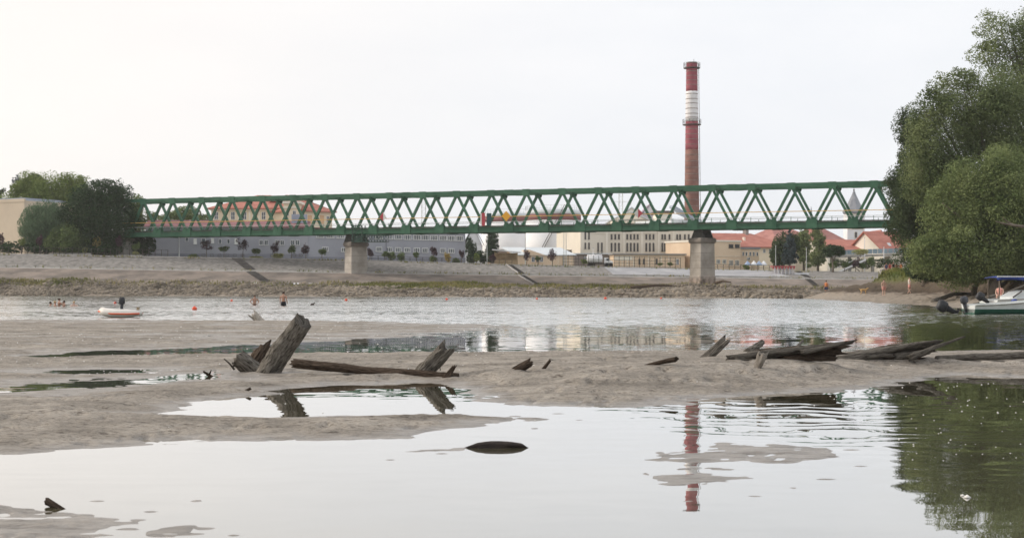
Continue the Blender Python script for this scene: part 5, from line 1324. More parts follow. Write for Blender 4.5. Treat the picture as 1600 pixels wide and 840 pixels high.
# ================================================================== PEOPLE AND ANIMALS
def skin_mesh(name, verts, edges, m, sub=2, root=0):
    me = bpy.data.meshes.new(name + '_skeleton'); me.from_pydata([v[:3] for v in verts], edges, [])
    o = bpy.data.objects.new(name + '_skeleton', me); COL.objects.link(o)
    sk = o.modifiers.new('skin', 'SKIN'); sk.use_smooth_shade = True
    for i, v in enumerate(verts):
        r = v[3]; me.skin_vertices[0].data[i].radius = r if isinstance(r, tuple) else (r, r)
    me.skin_vertices[0].data[root].use_root = True
    ss = o.modifiers.new('sub', 'SUBSURF'); ss.levels = sub; ss.render_levels = sub
    dg = bpy.context.evaluated_depsgraph_get(); dg.update()
    out = bpy.data.meshes.new_from_object(o.evaluated_get(dg)); out.name = name
    bpy.data.objects.remove(o); bpy.data.meshes.remove(me)
    out.materials.clear(); out.materials.append(m); out.polygons.foreach_set('use_smooth', [True] * len(out.polygons))
    return out
M_skin = mat('skin', S(200, 164, 146), S(212, 178, 160), 6, .6); M_skin2 = mat('tanned_skin', S(172, 132, 114), S(186, 148, 128), 6, .6); M_hair = mat('dark_hair', S(52, 42, 36), S(74, 60, 50), 20, .8); M_hairb = mat('fair_hair', S(172, 146, 106), S(190, 164, 122), 20, .8)
M_blk = mat('black_cloth', S(38, 38, 44), rough=.9); M_org = mat('orange_cloth', S(206, 130, 84), rough=.9); M_pnk = mat('pink_cloth', S(220, 160, 150), rough=.9); M_wcl = mat('white_cloth', S(224, 216, 210), rough=.9)
M_navy = mat('navy_cloth', S(62, 68, 96), rough=.9); M_redc = mat('red_cloth', S(170, 76, 72), rough=.9)
def person(label, loc, ht, pose='stand', face=0.0, skin=None, trunks=None, shirt=None, hair=None, group=None):
    """one continuous body; joints are in units of a 1.75 m figure facing -Y"""
    k = ht / 1.75; skin = skin or M_skin
    V = [(0, 0, .93, (.155, .11)), (0, .01, 1.12, (.135, .10)), (0, .015, 1.34, (.175, .115)), (0, .01, 1.47, (.075, .07)), (0, -.005, 1.54, (.058, .06)), (0, -.02, 1.63, (.082, .098)), (0, -.015, 1.70, (.07, .085))]
    E = [(0, 1), (1, 2), (2, 3), (3, 4), (4, 5), (5, 6)]
    def chain(root, pts):
        p = root
        for q in pts: V.append(q); E.append((p, len(V) - 1)); p = len(V) - 1
    arms = {'stand': [(.22, .01, 1.42, .062), (.27, .03, 1.14, .045), (.29, -.04, .90, .034), (.29, -.08, .80, (.028, .042))],
            'akimbo': [(.22, .01, 1.42, .062), (.40, .06, 1.20, .045), (.22, -.05, 1.03, .034), (.17, -.08, 1.0, (.03, .035))],
            'walk': [(.22, .01, 1.42, .062), (.28, .12, 1.16, .045), (.30, .06, .94, .034), (.30, .02, .85, (.028, .04))],
            'sit': [(.22, .01, 1.42, .062), (.27, -.04, 1.14, .045), (.22, -.24, 1.0, .034), (.18, -.32, .98, (.028, .04))],
            'swim': [(.22, .01, 1.42, .062), (.34, -.16, 1.28, .045), (.30, -.38, 1.27, .034), (.28, -.46, 1.27, (.028, .04))]}[pose]
    for s in (-1, 1):
        a = [(p[0] * s, p[1] * (-1 if pose == 'walk' and s < 0 else 1), p[2], p[3]) for p in arms]; chain(2, a)
    if pose == 'sit':
        for s in (-1, 1): chain(0, [(.10 * s, -.06, .90, .085), (.13 * s, -.44, .96, .065), (.13 * s, -.52, .56, .045), (.13 * s, -.60, .50, (.04, .035))])
    elif pose != 'swim':
        for s in (-1, 1):
            w = (.16 * s if pose == 'walk' else 0)
            chain(0, [(.10 * s, 0, .86, .088), (.11 * s, -w * .6 - .01, .50, .062), (.115 * s, .02 + w, .12, .042), (.12 * s, .0 + w, .05, (.045, .04)), (.13 * s, -.14 + w, .035, (.042, .028))])
    o = empty('person', loc, face, label, 'person', group); o.scale = (k, k, k)
    place('body', skin_mesh('body', V, E, skin), o)
    MB().ball((0, .01, 1.685), (.098, .112, .085), 12, 8).build('hair', hair or M_hair, o, True)
    m = MB()
    m.ball((0, -.115, 1.615), (.016, .022, .025), 6, 5); m.build('nose', skin, o, True)
    for s in (-1, 1): MB().ball((.034 * s, -.108, 1.645), (.012, .008, .008), 6, 5).build('eye', M_hair, o)
    if trunks:
        def ring(cx, w, d, z): return [(cx + w * math.cos(t), d * math.sin(t), z) for t in np.linspace(0, 2 * math.pi, 13)[:-1]]
        m = MB().loft([ring(0, .20, .145, .84), ring(0, .195, .14, .93), ring(0, .175, .125, 1.0)])
        if pose in ('stand', 'akimbo', 'walk'):
            for s in (-1, 1): m.loft([ring(.105 * s, .105, .115, .62), ring(.105 * s, .115, .125, .86)])
        m.build('shorts', trunks, o, True)
    if shirt:
        m = MB(); q = lambda w, d, z: [(w * math.cos(t), .01 + d * math.sin(t), z) for t in np.linspace(0, 2 * math.pi, 15)[:-1]]
        m.loft([q(.175, .135, .98), q(.16, .125, 1.12), q(.20, .14, 1.32), q(.205, .13, 1.41), q(.09, .085, 1.49)]); m.build('shirt', shirt, o, True)
    return o
def wpt(px, py, z=0.0):
    p = flat(px, py, 0.0); return Vector((p.x, p.y, z))
# bathers in the river
p = wpt(398, 476); person('bather with hands on hips waist-deep in the river, left of two', (p.x, p.y, -.92), 1.72, 'akimbo', .5, M_skin2, M_blk, None, M_hair, 'bathers standing in the river')
p = wpt(443, 477); person('taller bather in black trunks standing in the river, right of two', (p.x, p.y, -.72), 1.82, 'stand', 2.9, M_skin2, M_blk, None, M_hair, 'bathers standing in the river')
for px, py, dz, f, hr, lab in ((79, 477.5, -1.42, 1.4, M_hair, 'leftmost swimmer of the group, only head above water'), (92.5, 478, -1.12, 2.2, M_hair, 'dark-haired swimmer rising highest in the group'), (100, 478, -1.30, -1.3, M_hair, 'swimmer close on the right of the dark-haired one'), (115.5, 478, -1.34, .4, M_hairb, 'fair-haired swimmer a little apart at right of the group'), (86, 478, -1.32, 1.8, M_hairb, 'swimmer between the leftmost and the dark-haired one')):
    p = wpt(px, py); person(lab, (p.x, p.y, dz), 1.72, 'swim', f, M_skin2 if px != 115.5 else M_skin, None, None, hr, 'swimmers at left')
p = wpt(488, 476.5); m = MB().ball((0, 0, .05), (.17, .09, .09), 10, 7).ball((.17, 0, .17), (.055, .045, .05), 8, 6).tube([(.11, 0, .08), (.15, 0, .16)], .035, 6)
tag(m.build('duck', M_hair, None, True, (p.x, p.y, 0)), 'small dark duck floating right of the two bathers', 'bird')
# right bank
def shore(px, Y): x = xat(px, Y); return Vector((x, Y, rz_(x, Y)))
G_P = 'people on the right bank'
def onground(px, Y): p = shore(px, Y); return (p.x, p.y, p.z)
person('person in orange top and dark shorts at the water edge', onground(1291, 173), 1.72, 'stand', 2.6, M_skin2, M_navy, M_org, M_hair, G_P)
person('bare-chested person standing on the sandy slope right of the dog', onground(1381, 152), 1.75, 'stand', .3, M_skin, M_pnk, None, M_hair, G_P)
person('person in white top and pink shorts on the grass before the willows', onground(1421, 146), 1.76, 'walk', 1.2, M_skin, M_pnk, M_wcl, M_hairb, G_P)
cols = [(M_navy, 'navy'), (M_redc, 'red'), (M_blk, 'black'), (M_redc, 'red'), (M_org, 'orange')]
for i, (px, lab) in enumerate(((1385, 'seated person in navy, leftmost of the group behind the knoll'), (1390.5, 'seated person in red, second from left behind the knoll'), (1396, 'seated person in black in the middle of the group behind the knoll'), (1401.5, 'seated person in red, fourth from left behind the knoll'), (1407.5, 'seated person in orange, rightmost of the group behind the knoll'))):
    Y = 186; x = xat(px, Y); z = zat(419.0 - (i == 2) * 1.5, Y) - .98
    person(lab, (x, Y, z), 1.7, 'sit', R.uniform(-.6, .6), M_skin2, M_blk, cols[i][0], M_hair, 'group sitting behind the knoll')
p = shore(1562, 104); person('person sitting under the blue awning at the right edge', (p.x, p.y, p.z - .45), 1.7, 'sit', -.5, M_skin, M_redc, M_pnk, M_hair)
# bench wall carrying the seated group
b_ = at(1396, 430, 186); m = MB().box(b_.x - 1.6, b_.x + 1.6, 185.8, 186.8, 1.0, zat(419, 186) - .98 + .86); tag(m.build('low_stone_bench', M_concd), 'low stone bench under the group sitting behind the knoll', 'bench')
# dog
def dog(px, Y):
    V = [(.25, 0, .52, (.10, .12)), (0, 0, .54, (.105, .13)), (-.25, 0, .53, (.095, .115)), (-.36, 0, .60, .075), (-.45, 0, .70, .065), (-.53, 0, .72, .06), (-.62, 0, .69, .036), (.38, 0, .58, .03), (.50, 0, .70, .018)]
    E = [(0, 1), (1, 2), (2, 3), (3, 4), (4, 5), (5, 6), (0, 7), (7, 8)]
    for s in (-1, 1):
        k = len(V); V += [(-.25, .08 * s, .38, .05), (-.26 + .03 * s, .085 * s, .20, .032), (-.25 + .04 * s, .085 * s, .03, .032)]; E += [(2, k), (k, k + 1), (k + 1, k + 2)]
        k = len(V); V += [(.22, .08 * s, .38, .065), (.16 + .04 * s, .085 * s, .27, .04), (.29 + .04 * s, .085 * s, .17, .028), (.26 + .04 * s, .085 * s, .03, .032)]; E += [(0, k), (k, k + 1), (k + 1, k + 2), (k + 2, k + 3)]
    p = shore(px, Y); M_dog = mat('sandy_dog_fur', S(196, 158, 104), S(212, 178, 128), 5, .9)
    o = empty('dog', p, math.pi, 'sandy yellow dog walking on the sand right of the orange-topped person', 'dog')
    place('body', skin_mesh('body', V, E, M_dog, root=1), o)
    for s in (-1, 1): MB().add([(-.44, .04 * s, .76), (-.49, .03 * s, .77), (-.46, .075 * s, .70), (-.45, .055 * s, .75)], [(0, 1, 2), (0, 2, 3), (1, 3, 2), (0, 3, 1)]).build('ear', M_dog, o)
    MB().ball((-.655, 0, .70), .02, 6, 5).build('nose', M_blk, o)
dog(1349, 157)

# ================================================================== BOATS AND BUOYS
M_rub = mat('white_rubber', S(216, 212, 206), S(232, 228, 222), 1.5, .5); M_orub = mat('orange_rubber', S(222, 110, 76), rough=.5); M_black = mat('black_plastic', S(40, 42, 46), S(60, 62, 66), 3, .45); M_grub = mat('dark_grey_cowling', S(58, 60, 66), S(84, 86, 92), 2, .5)
p = wpt(190, 495.5); dn = empty('inflatable_dinghy', (p.x, p.y, .0), math.radians(6), 'white inflatable dinghy with orange stripe and black outboard at the mud edge', 'dinghy')
hull = [(.98, -.36, .22), (.3, -.40, .20), (-.4, -.36, .21), (-.78, -.2, .26), (-.95, 0, .32), (-.78, .2, .26), (-.4, .36, .21), (.3, .40, .20), (.98, .36, .22)]
MB().tube(hull, [.15, .21, .21, .205, .20, .205, .21, .21, .15], 14).build('tube', M_rub, dn, True)
MB().tube([(x * 1.015, y * (1 + .215 / max(.36, abs(y))) if abs(y) > .15 else y * 1.4, z - .02) for x, y, z in hull[:4]] + [(-1.16, 0, .32)] + [(x * 1.015, y * (1 + .215 / max(.36, abs(y))) if abs(y) > .15 else y * 1.4, z - .02) for x, y, z in hull[5:]], .045, 8).build('stripe', M_orub, dn, True)
MB().box(-.7, .86, -.28, .28, .05, .09).build('floor', M_grub, dn); MB().box(.80, .86, -.30, .30, .05, .52).build('transom', M_wood, dn); MB().box(-.05, .2, -.32, .32, .33, .37).build('seat', M_black, dn)
ob = empty('outboard_motor', (p.x - .14, p.y + .55, 0), .2, 'black outboard motor standing upright on the dinghy', 'outboard motor')
MB().loft([[(x * s, y * s * .8, z) for x, y in ((-.13, -.12), (.13, -.12), (.16, 0), (.13, .12), (-.13, .12), (-.15, 0))] for s, z in ((.8, .66), (1.0, .72), (1.05, .86), (.9, 1.0), (.6, 1.04))]).build('cowling', M_black, ob, True)
MB().loft([[(x, y, z) for x, y in ((-.07, -.06), (.07, -.06), (.07, .06), (-.07, .06))] for z in (.1, .66)]).build('leg', M_black, ob); MB().beam((.05, 0, .7), (-.35, -.05, .78), .04, .04).build('tiller', M_black, ob)
M_buoy = mat('orange_buoy', S(226, 88, 62), S(234, 104, 76), 2, .5)
for px, py, r_, lab in ((304, 484, .17, 'largest orange buoy, right of the dinghy'), (362, 470.5, .13, 'small orange buoy left of the two bathers'), (180, 474, .13, 'small orange buoy behind the dinghy'), (541, 469.5, .15, 'small orange buoy just right of the left pier foot'), (698, 468.3, .14, 'small orange buoy in open water between the piers, nearer the left pier'), (839, 467.4, .13, 'small orange buoy in open water below the kiosk stairs'), (946, 467.2, .18, 'small orange buoy in open water left of the right pier'), (1033, 466.6, .12, 'faint orange buoy close to the foot of the right pier')):
    q = wpt(px, py); m = MB().ball((0, 0, r_ * .45), (r_, r_, r_ * .9), 12, 9).tube([(0, 0, r_ * 1.2), (0, 0, r_ * 1.6)], r_ * .22, 8)
    tag(m.build('mooring_buoy', M_buoy, None, True, (q.x, q.y, 0)), lab, 'buoy', 'orange buoys on the river')

# moored motor boats at the right edge
M_bwhite = mat('boat_white_gelcoat', S(206, 212, 212), S(224, 228, 228), 1.0, .35, spec=.5); M_bgreen = mat('boat_green_paint', S(36, 88, 74), S(56, 106, 90), 1.5, .5); M_tarp = mat('blue_tarpaulin', S(44, 62, 132), S(62, 82, 154), 1.2, .6, .02, 4)
def motorboat(loc, rz, Lb, label, cabin):
    o = empty('motor_boat', loc, rz, label, 'boat', 'motor boats moored at the right bank')
    def sec(t, inner=0):
        w = (1.0 - .0 * t) * (1 - max(0, t - .45) ** 2 * 3.0) * .95; w = max(.05, w); x = Lb * t; sh = .55 + .35 * t * t
        return [(x, -w, sh), (x, -w * .88, .12), (x, -w * .6, -.14 + .1 * t), (x, 0, -.2 + .12 * t), (x, w * .6, -.14 + .1 * t), (x, w * .88, .12), (x, w, sh)]
    ts = np.linspace(0, 1, 14); S_ = [sec(t) for t in ts]
    MB().loft([[q for q in s[:2]] + [(s[0][0], s[1][1] * .96, .10)] + [(s[0][0], -s[1][1] * .96, .10)] + s[5:] + [(s[0][0], s[6][1] * .9, s[6][2])] + [(s[0][0], -s[6][1] * .9, s[6][2])] for s in S_]).build('topsides', M_bwhite, o)
    MB().loft([[(q[0], q[1] * 1.012, q[2]) for q in s[1:6]] for s in S_]).build('bottom', M_bgreen, o)
    MB().loft([[(s[0][0], s[0][1] * 1.03, .33), (s[0][0], s[1][1] * 1.03, .12), (s[0][0], s[5][1] * 1.03, .12), (s[0][0], s[6][1] * 1.03, .33)] for s in S_]).build('green_strake', M_bgreen, o)
    for s_ in (-1, 1): MB().tube([(s[0][0], s[0][1] * s_ * -1.03, s[0][2] + .02) for s in S_], .045, 7).build('rub_rail', M_lgrey, o, True)
    if cabin:
        MB().loft([[(Lb * t, w * sgn, z) for sgn, z in ((-1, .55), (-1, .55 + h), (1, .55 + h), (1, .55))] for t, w, h in ((.30, .7, .2), (.46, .66, .55), (.60, .62, .66), (.80, .42, .3), (.9, .2, .25))]).build('cabin', M_bwhite, o)
        MB().beam((Lb * .30, -.72, .72), (Lb * .46, -.68, 1.15), .05, .08).build('windscreen_frame', M_steel, o)
    return o
def outboard(loc, rz, tilt, label, s=1.0, m=None):
    o = empty('outboard_motor', loc, rz, label, 'outboard motor'); o.rotation_euler = (0, tilt, rz); o.scale = (s, s, s); m = m or M_grub
    prof = ((-.30, -.20), (.22, -.20), (.30, -.06), (.30, .06), (.22, .20), (-.30, .20), (-.36, 0))
    MB().loft([[(x * k, y * k, z) for x, y in prof] for k, z in ((.75, .30), (1.0, .36), (1.05, .55), (1.0, .72), (.8, .84), (.45, .88))]).build('cowling', m, o, True)
    MB().loft([[(x * k, y * k * .7, z) for x, y in prof] for k, z in ((.35, -.45), (.45, -.1), (.62, .31))]).build('leg', m, o, True)
    MB().tube([(-.22, 0, -.5), (.12, 0, -.5), (.2, 0, -.5)], [.03, .085, .04], 9).build('gearcase', m, o, True)
    for k in range(3):
        t = k * 2.094; MB().beam((.22, 0, -.5), (.24, math.cos(t) * .17, -.5 + math.sin(t) * .17), .02, .09, (1, 0, 0)).build('propeller_blade', M_steel, o)
    return o
q = wpt(1513, 490); motorboat((q.x, q.y, -.05), math.radians(6), 4.6, 'low white motor boat with green hull at the right edge, nearest the water', False)
q2 = wpt(1556, 484); motorboat((q2.x, q2.y + 1.5, .10), math.radians(20), 4.8, 'second white motor boat with cabin drawn up behind the nearest one', True)
outboard((q.x - .16, q.y + .1, .42), math.radians(8) + math.pi, .2, 'grey outboard motor hanging on the stern of the nearest boat', .68)
outboard((q.x - .55, q.y + 1.6, .22), .25, -1.15, 'large black outboard motor tilted flat at the left of the boats', 1.0, M_black)
outboard((q2.x - .2, q2.y + 1.4, .62), .2, -.95, 'black outboard motor tilted up on the second boat', .85, M_black)
# blue awning on poles
aw0 = at(1558, 434, 96); aw = empty('blue_awning', (aw0.x, aw0.y, rz_(aw0.x, aw0.y)), 0, 'blue tarpaulin awning on wooden poles at the right edge', 'awning'); zt = aw0.z - aw.location.z
m = MB(); secs = []
for t in np.linspace(0, 1, 12):
    x = 4.6 * t; sag = .10 * math.sin(t * 9) ; secs.append([(x, 0, zt - .18 + sag * .4), (x, .05, zt + .05 + sag), (x, 1.2, zt + .1 + sag * .5), (x, 2.6, zt + .02), (x, 2.6, zt - .02), (x, 1.2, zt + .05 + sag * .5), (x, .07, zt + .0 + sag)])
MB().loft(secs).build('canopy', M_tarp, aw, True)
for x, y in ((.15, .1), (4.4, .1), (.2, 2.5), (4.4, 2.5)): MB().tube([(x, y, -.3), (x + .05, y, zt + .05)], .045, 7).build('pole', M_bark, aw)
m = MB().box(0, 4.7, -.02, .04, zt + .06, zt + .13); m.build('ridge_batten', M_bwhite, aw)
q = at(1586, 476, 84); tag(MB().loft([[(q.x - .25 * s, q.y - .1, q.z + z), (q.x + .25 * s, q.y - .1, q.z + z), (q.x + .3 * s, q.y + .25, q.z + z), (q.x - .3 * s, q.y + .25, q.z + z)] for s, z in ((1.0, .0), (.95, .12), (.5, .24), (.2, .34))]).build('blue_bag', M_tarp, None, True), 'small blue bag lying on the nearest boat', 'bag')
# ================================================================== DRIFTWOOD
def wood_material(name, a, b, dark):
    m = bpy.data.materials.new(name); m.use_nodes = True; n, l = m.node_tree.nodes, m.node_tree.links; bs = n['Principled BSDF']; bs.inputs['Roughness'].default_value = .9; bs.inputs['Specular IOR Level'].default_value = .12
    tc = n.new('ShaderNodeTexCoord'); mp = n.new('ShaderNodeMapping'); mp.inputs['Scale'].default_value = (14, 2.2, 1); l.new(tc.outputs['UV'], mp.inputs['Vector'])
    t = n.new('ShaderNodeTexNoise'); t.inputs['Scale'].default_value = 2.6; t.inputs['Detail'].default_value = 8; t.inputs['Roughness'].default_value = .7; l.new(mp.outputs['Vector'], t.inputs['Vector'])
    r = n.new('ShaderNodeValToRGB'); e = r.color_ramp.elements; e[0].position = .37; e[0].color = dark; e[1].position = .50; e[1].color = a; q = e.new(.70); q.color = b; l.new(t.outputs['Fac'], r.inputs['Fac'])
    l.new(r.outputs['Color'], bs.inputs['Base Color'])
    bp = n.new('ShaderNodeBump'); bp.inputs['Distance'].default_value = .06; l.new(t.outputs['Fac'], bp.inputs['Height']); l.new(bp.outputs['Normal'], bs.inputs['Normal'])
    return m
M_drift = wood_material('weathered_driftwood', S(116, 111, 103), S(160, 154, 146), S(42, 39, 35)); M_wet_shade_w = wood_material('wet_and_shaded_driftwood', S(84, 72, 62), S(118, 104, 92), S(40, 34, 28)); M_palew = wood_material('pale_driftwood', S(178, 170, 160), S(204, 198, 190), S(120, 110, 98))
def logmesh(name, pts, rad, m, seed=0, n=22, rings=26, flatten=1.0, jag=.5, groove=.14, jag0=0.0):
    """log along a polyline with grooves and a splintered end; UV x runs round it, y along it in metres"""
    rg = np.random.default_rng(seed); pts = np.array([tuple(p) for p in pts], float); d = np.r_[0, np.cumsum(np.linalg.norm(np.diff(pts, axis=0), axis=1))]; L = d[-1]
    ts = np.linspace(0, L, rings); C = np.stack([np.interp(ts, d, pts[:, k]) for k in range(3)], 1); Rr = np.interp(ts, d, rad)
    ang = np.linspace(0, 2 * math.pi, n, endpoint=False)
    gr = 1 + groove * (fbm(np.cos(ang) * 2.3 + seed, np.sin(ang) * 2.3, 3, seed) * 1.6)
    V = []; UV = []
    for i in range(rings):
        dv = C[min(i + 1, rings - 1)] - C[max(i - 1, 0)]; dv /= np.linalg.norm(dv)
        ref = np.array([.1, 1., .12]); a = np.cross(dv, ref); a /= np.linalg.norm(a); b = np.cross(a, dv)      # a: across, b: toward/away from viewer
        tw = fbm(np.cos(ang) * 1.6 + seed, np.sin(ang) * 1.6 + ts[i] * 2.2, 3, seed + 5) * .35 * groove / .14
        rr_ = Rr[i] * (gr + tw)
        for k in range(n): V.append(C[i] + (a * math.cos(ang[k]) * flatten + b * math.sin(ang[k])) * rr_[k])
    V = np.array(V).reshape(rings, n, 3)
    sp = rg.random(n); sp = .5 * sp + .5 * np.roll(sp, 1); V[-1] += (C[-1] - C[-2]) / np.linalg.norm(C[-1] - C[-2]) * ((sp - .5) * jag * Rr[-1] * 3)[:, None]
    if jag0: V[0] -= (C[1] - C[0]) / np.linalg.norm(C[1] - C[0]) * ((rg.random(n) - .3) * jag0 * Rr[0] * 3)[:, None]
    Vf = V.reshape(-1, 3).tolist(); F_ = []
    for i in range(rings - 1):
        for k in range(n):
            k2 = (k + 1) % n; F_.append((i * n + k, i * n + k2, (i + 1) * n + k2, (i + 1) * n + k))
    c1 = len(Vf); Vf.append(tuple(V[-1].mean(0) - (C[-1] - C[-2]) / np.linalg.norm(C[-1] - C[-2]) * Rr[-1] * .35)); c0 = len(Vf); Vf.append(tuple(V[0].mean(0)))
    for k in range(n): F_.append(((rings - 1) * n + k, (rings - 1) * n + (k + 1) % n, c1)); F_.append((k, c0, (k + 1) % n))
    me = bpy.data.meshes.new(name); me.from_pydata(Vf, [], F_); me.materials.append(m)
    uvl = me.uv_layers.new(name='grain'); circ = [k / n for k in range(n)] 
    for poly in me.polygons:
        ks = [v % n if v < rings * n else None for v in poly.vertices]; wrap = (n - 1) in ks and 0 in ks
        for li, v in zip(poly.loop_indices, poly.vertices):
            if v < rings * n: uvl.data[li].uv = ((v % n + (n if wrap and v % n == 0 else 0)) / n + seed * .37, ts[v // n] + seed)
            else: uvl.data[li].uv = (seed * .37, (ts[-1] if v == c1 else 0) + seed)
    me.polygons.foreach_set('use_smooth', [True] * len(me.polygons)); me.update()
    return me
def fp(px, py, dz=0.0, Y=None):
    """world point seen at px, py on the mud (walks down the line of sight to the mud's surface)"""
    if Y is None:
        for Yt in np.arange(8.0, 70.0, .1):
            z = zat(py, Yt); x = xat(px, Yt)
            if z <= mz_fast(x, Yt): break
        Y = Yt
    return at(px, py, Y) + Vector((0, 0, dz))
_gh = gh.reshape(nr, nc)
def mz_fast(x, y):
    i = np.clip(np.searchsorted(ys, y) - 1, 0, nr - 2); j = int(np.clip((x / y + .6) / 1.2 * (nc - 1), 0, nc - 2)); return max(0.0, float(_gh[i, j]))
def log(name, label, base_px, tip_px, w0, w1, m, seed, lean=0.0, bury=.25, mids=(), jag=.4, flatten=1.0, groove=.14, cat='driftwood', group=None, twigs=()):
    b = fp(*base_px); Y = b.y; k = Y / F
    tip = at(tip_px[0], tip_px[1], Y + lean); dv = (tip - b).normalized()
    pts = [b - dv * bury] + [at(q[0], q[1], Y + lean * (i + 1) / (len(mids) + 1)) for i, q in enumerate(mids)] + [tip]
    rads = list(np.linspace(w0 / 2 * k, w1 / 2 * k, len(pts)))
    o = empty(name, b, 0, label, cat, group)
    me = logmesh('trunk_piece', [p - b for p in pts], rads, m, seed, jag=jag, flatten=flatten, groove=groove); place('trunk_piece', me, o)
    for i, (pa, pb, w) in enumerate(twigs):
        A, B = at(pa[0], pa[1], Y + lean * .5), at(pb[0], pb[1], Y + lean * .5 - .1)
        place('twig', logmesh('twig', [A - b, (A + B) / 2 - b + Vector((.01, 0, .01)), B - b], [w * k / 2, w * k / 2.4, w * k / 4], m, seed + i + 3, 8, 8), o)
    return o
log('leaning_log', 'thick grey log leaning right out of the mud, largest of the left driftwood', (419, 580), (474, 501), 32, 30, M_drift, 1, -.3, .35, [(436, 554), (458, 524)], .35, groove=.18)
log('broken_stump', 'dark split stump wedged left of the thick leaning log', (398, 577), (419, 541), 28, 17, M_wet_shade_w, 2, .15, .2, [], 1.3, groove=.4)
log('broken_stump', 'short grey stump end lying at the left of the leaning log', (400, 579), (371, 557), 27, 25, M_drift, 3, -.1, .2, [], .4, groove=.25, twigs=(((366, 577), (350, 560), 3.5), ((378, 572), (362, 566), 3)))
log('fallen_log', 'long dark half-buried log between the leaning log and its small neighbour', (690, 589), (460, 567), 17, 15, M_wet_shade_w, 4, .9, .3, [(640, 584), (590, 581), (520, 573)], .6, groove=.2)
log('leaning_log', 'slimmer leaning log right of the long half-buried log', (660, 583), (697, 545), 25, 20, M_drift, 5, -.2, .3, [(676, 567)], 1.0, groove=.3, twigs=(((684, 575), (690, 552), 2), ((688, 578), (684, 561), 2)))
log('broken_stump', 'small splintered stub right of the slimmer leaning log', (697, 590), (709, 573), 16, 7, M_wet_shade_w, 6, 0, .15, [], 1.5, groove=.35)
log('broken_stump', 'small dark stump alone on the middle of the mud bar', (812, 577), (829, 567), 13, 11, M_wet_shade_w, 7, 0, .12, [], .8, groove=.3)
log('upright_stick', 'small dark stick beside the lone stump on the mud bar', (849, 576), (860, 562), 6, 4, M_wet_shade_w, 8, 0, .12, [], .8)
log('fallen_branch', 'thin branch lying on the bar right of the lone stump', (1015, 570), (1056, 561), 6, 9, M_wet_shade_w, 9, -.2, .1, [(1035, 565)], .7)
log('leaning_post', 'grey leaning post at the left of the right-hand driftwood', (1103, 558), (1134, 531), 14, 13, M_drift, 10, 0, .25, [(1119, 545)], .8, groove=.3)
log('broken_stump', 'short pointed stump behind the left end of the splintered trunk', (1171, 549), (1190, 537), 15, 11, M_drift, 11, .4, .15, [], 1.0, groove=.3)
log('pale_stump', 'pale dried stump piece standing before the splintered trunk', (1183, 575), (1192, 552), 12, 16, M_palew, 12, -.1, .1, [], .6, groove=.25)
log('upright_stick', 'thin stick poking up behind the splintered trunk', (1243, 545), (1254, 532), 6, 4, M_drift, 13, .6, .1)
log('fallen_log', 'long dark log lying along the bar at the right edge', (1470, 560), (1640, 552), 9, 12, M_drift, 14, .3, .1, [(1520, 557), (1570, 556)], .5)
log('floating_stick', 'short dark stick poking out of the near water at bottom left', (98, 796), (74, 783), 5, 12, M_wet_shade_w, 15, .1, .12, [], .4)
log('small_branch', 'small forked branch lying on the mud near the channel at left', (330, 588), (318, 580), 5, 3, M_wet_shade_w, 16, 0, .05, [], .5, twigs=(((326, 586), (330, 578), 3),))
log('twig_stub', 'small dark twig on the mud left of the still pool', (380, 612), (392, 606), 5, 4, M_wet_shade_w, 17, 0, .05)
log('driftwood_stump', 'pale stump at the far edge of the mud left of the bathers', (405, 500), (398, 491), 14, 10, M_palew, 18, 0, .3, [], 1.0, twigs=(((400, 501), (388, 492), 4),))
# splintered trunks on the right: fans of split planks, the shaded inside coloured with darker wood
def splinters(name, label, base, planks, m):
    b = fp(*base); k = b.y / F; o = empty(name, b, 0, label, 'driftwood', 'splintered trunks on the right of the mud bar')
    for i, (x0, y0, x1, y1, w0, w1, dY) in enumerate(planks):
        A, B = at(x0, y0, b.y + dY), at(x1, y1, b.y + dY * .6); md = (A + B) / 2 + Vector((0, 0, (i % 3 - 1) * .012))
        mm = m[i % len(m)]
        place('splinter', logmesh('splinter', [A - b, md - b, B - b], [w0 * k / 2, (w0 * .6 + w1 * .4) * k / 2 * 1.1, w1 * k / 2], mm, 30 + i + int(base[0]), 14, 18, flatten=1.0, jag=2.2, groove=.35, jag0=.8), o)
    return o
splinters('splintered_trunk', 'splintered grey trunk with jagged ends lying on the right bar, left of two', (1240, 562),
          [(1138, 558, 1335, 533, 7, 4, 0), (1170, 556, 1330, 536, 12, 5, .12), (1190, 556, 1318, 545, 20, 10, .35), (1200, 555, 1300, 546, 22, 14, .3), (1215, 558, 1312, 552, 18, 9, .25), (1230, 560, 1306, 560, 12, 5, .05), (1255, 550, 1322, 534, 8, 3, -.1), (1150, 558, 1240, 548, 6, 5, -.05)], [M_drift, M_drift, M_wet_shade_w, M_wet_shade_w, M_wet_shade_w, M_wet_shade_w])
splinters('splintered_trunk', 'splintered trunk with one long upward spike on the right bar, right of two', (1400, 562),
          [(1312, 560, 1466, 532, 9, 6, 0), (1330, 558, 1470, 536, 14, 7, .15), (1350, 558, 1450, 545, 20, 12, .35), (1365, 556, 1446, 551, 20, 9, .3), (1385, 560, 1440, 561, 12, 6, .1), (1425, 557, 1507, 526, 9, 2.5, -.15), (1400, 558, 1455, 548, 10, 6, .05), (1312, 562, 1390, 553, 8, 8, -.05)], [M_drift, M_drift, M_wet_shade_w, M_wet_shade_w, M_wet_shade_w, M_drift])
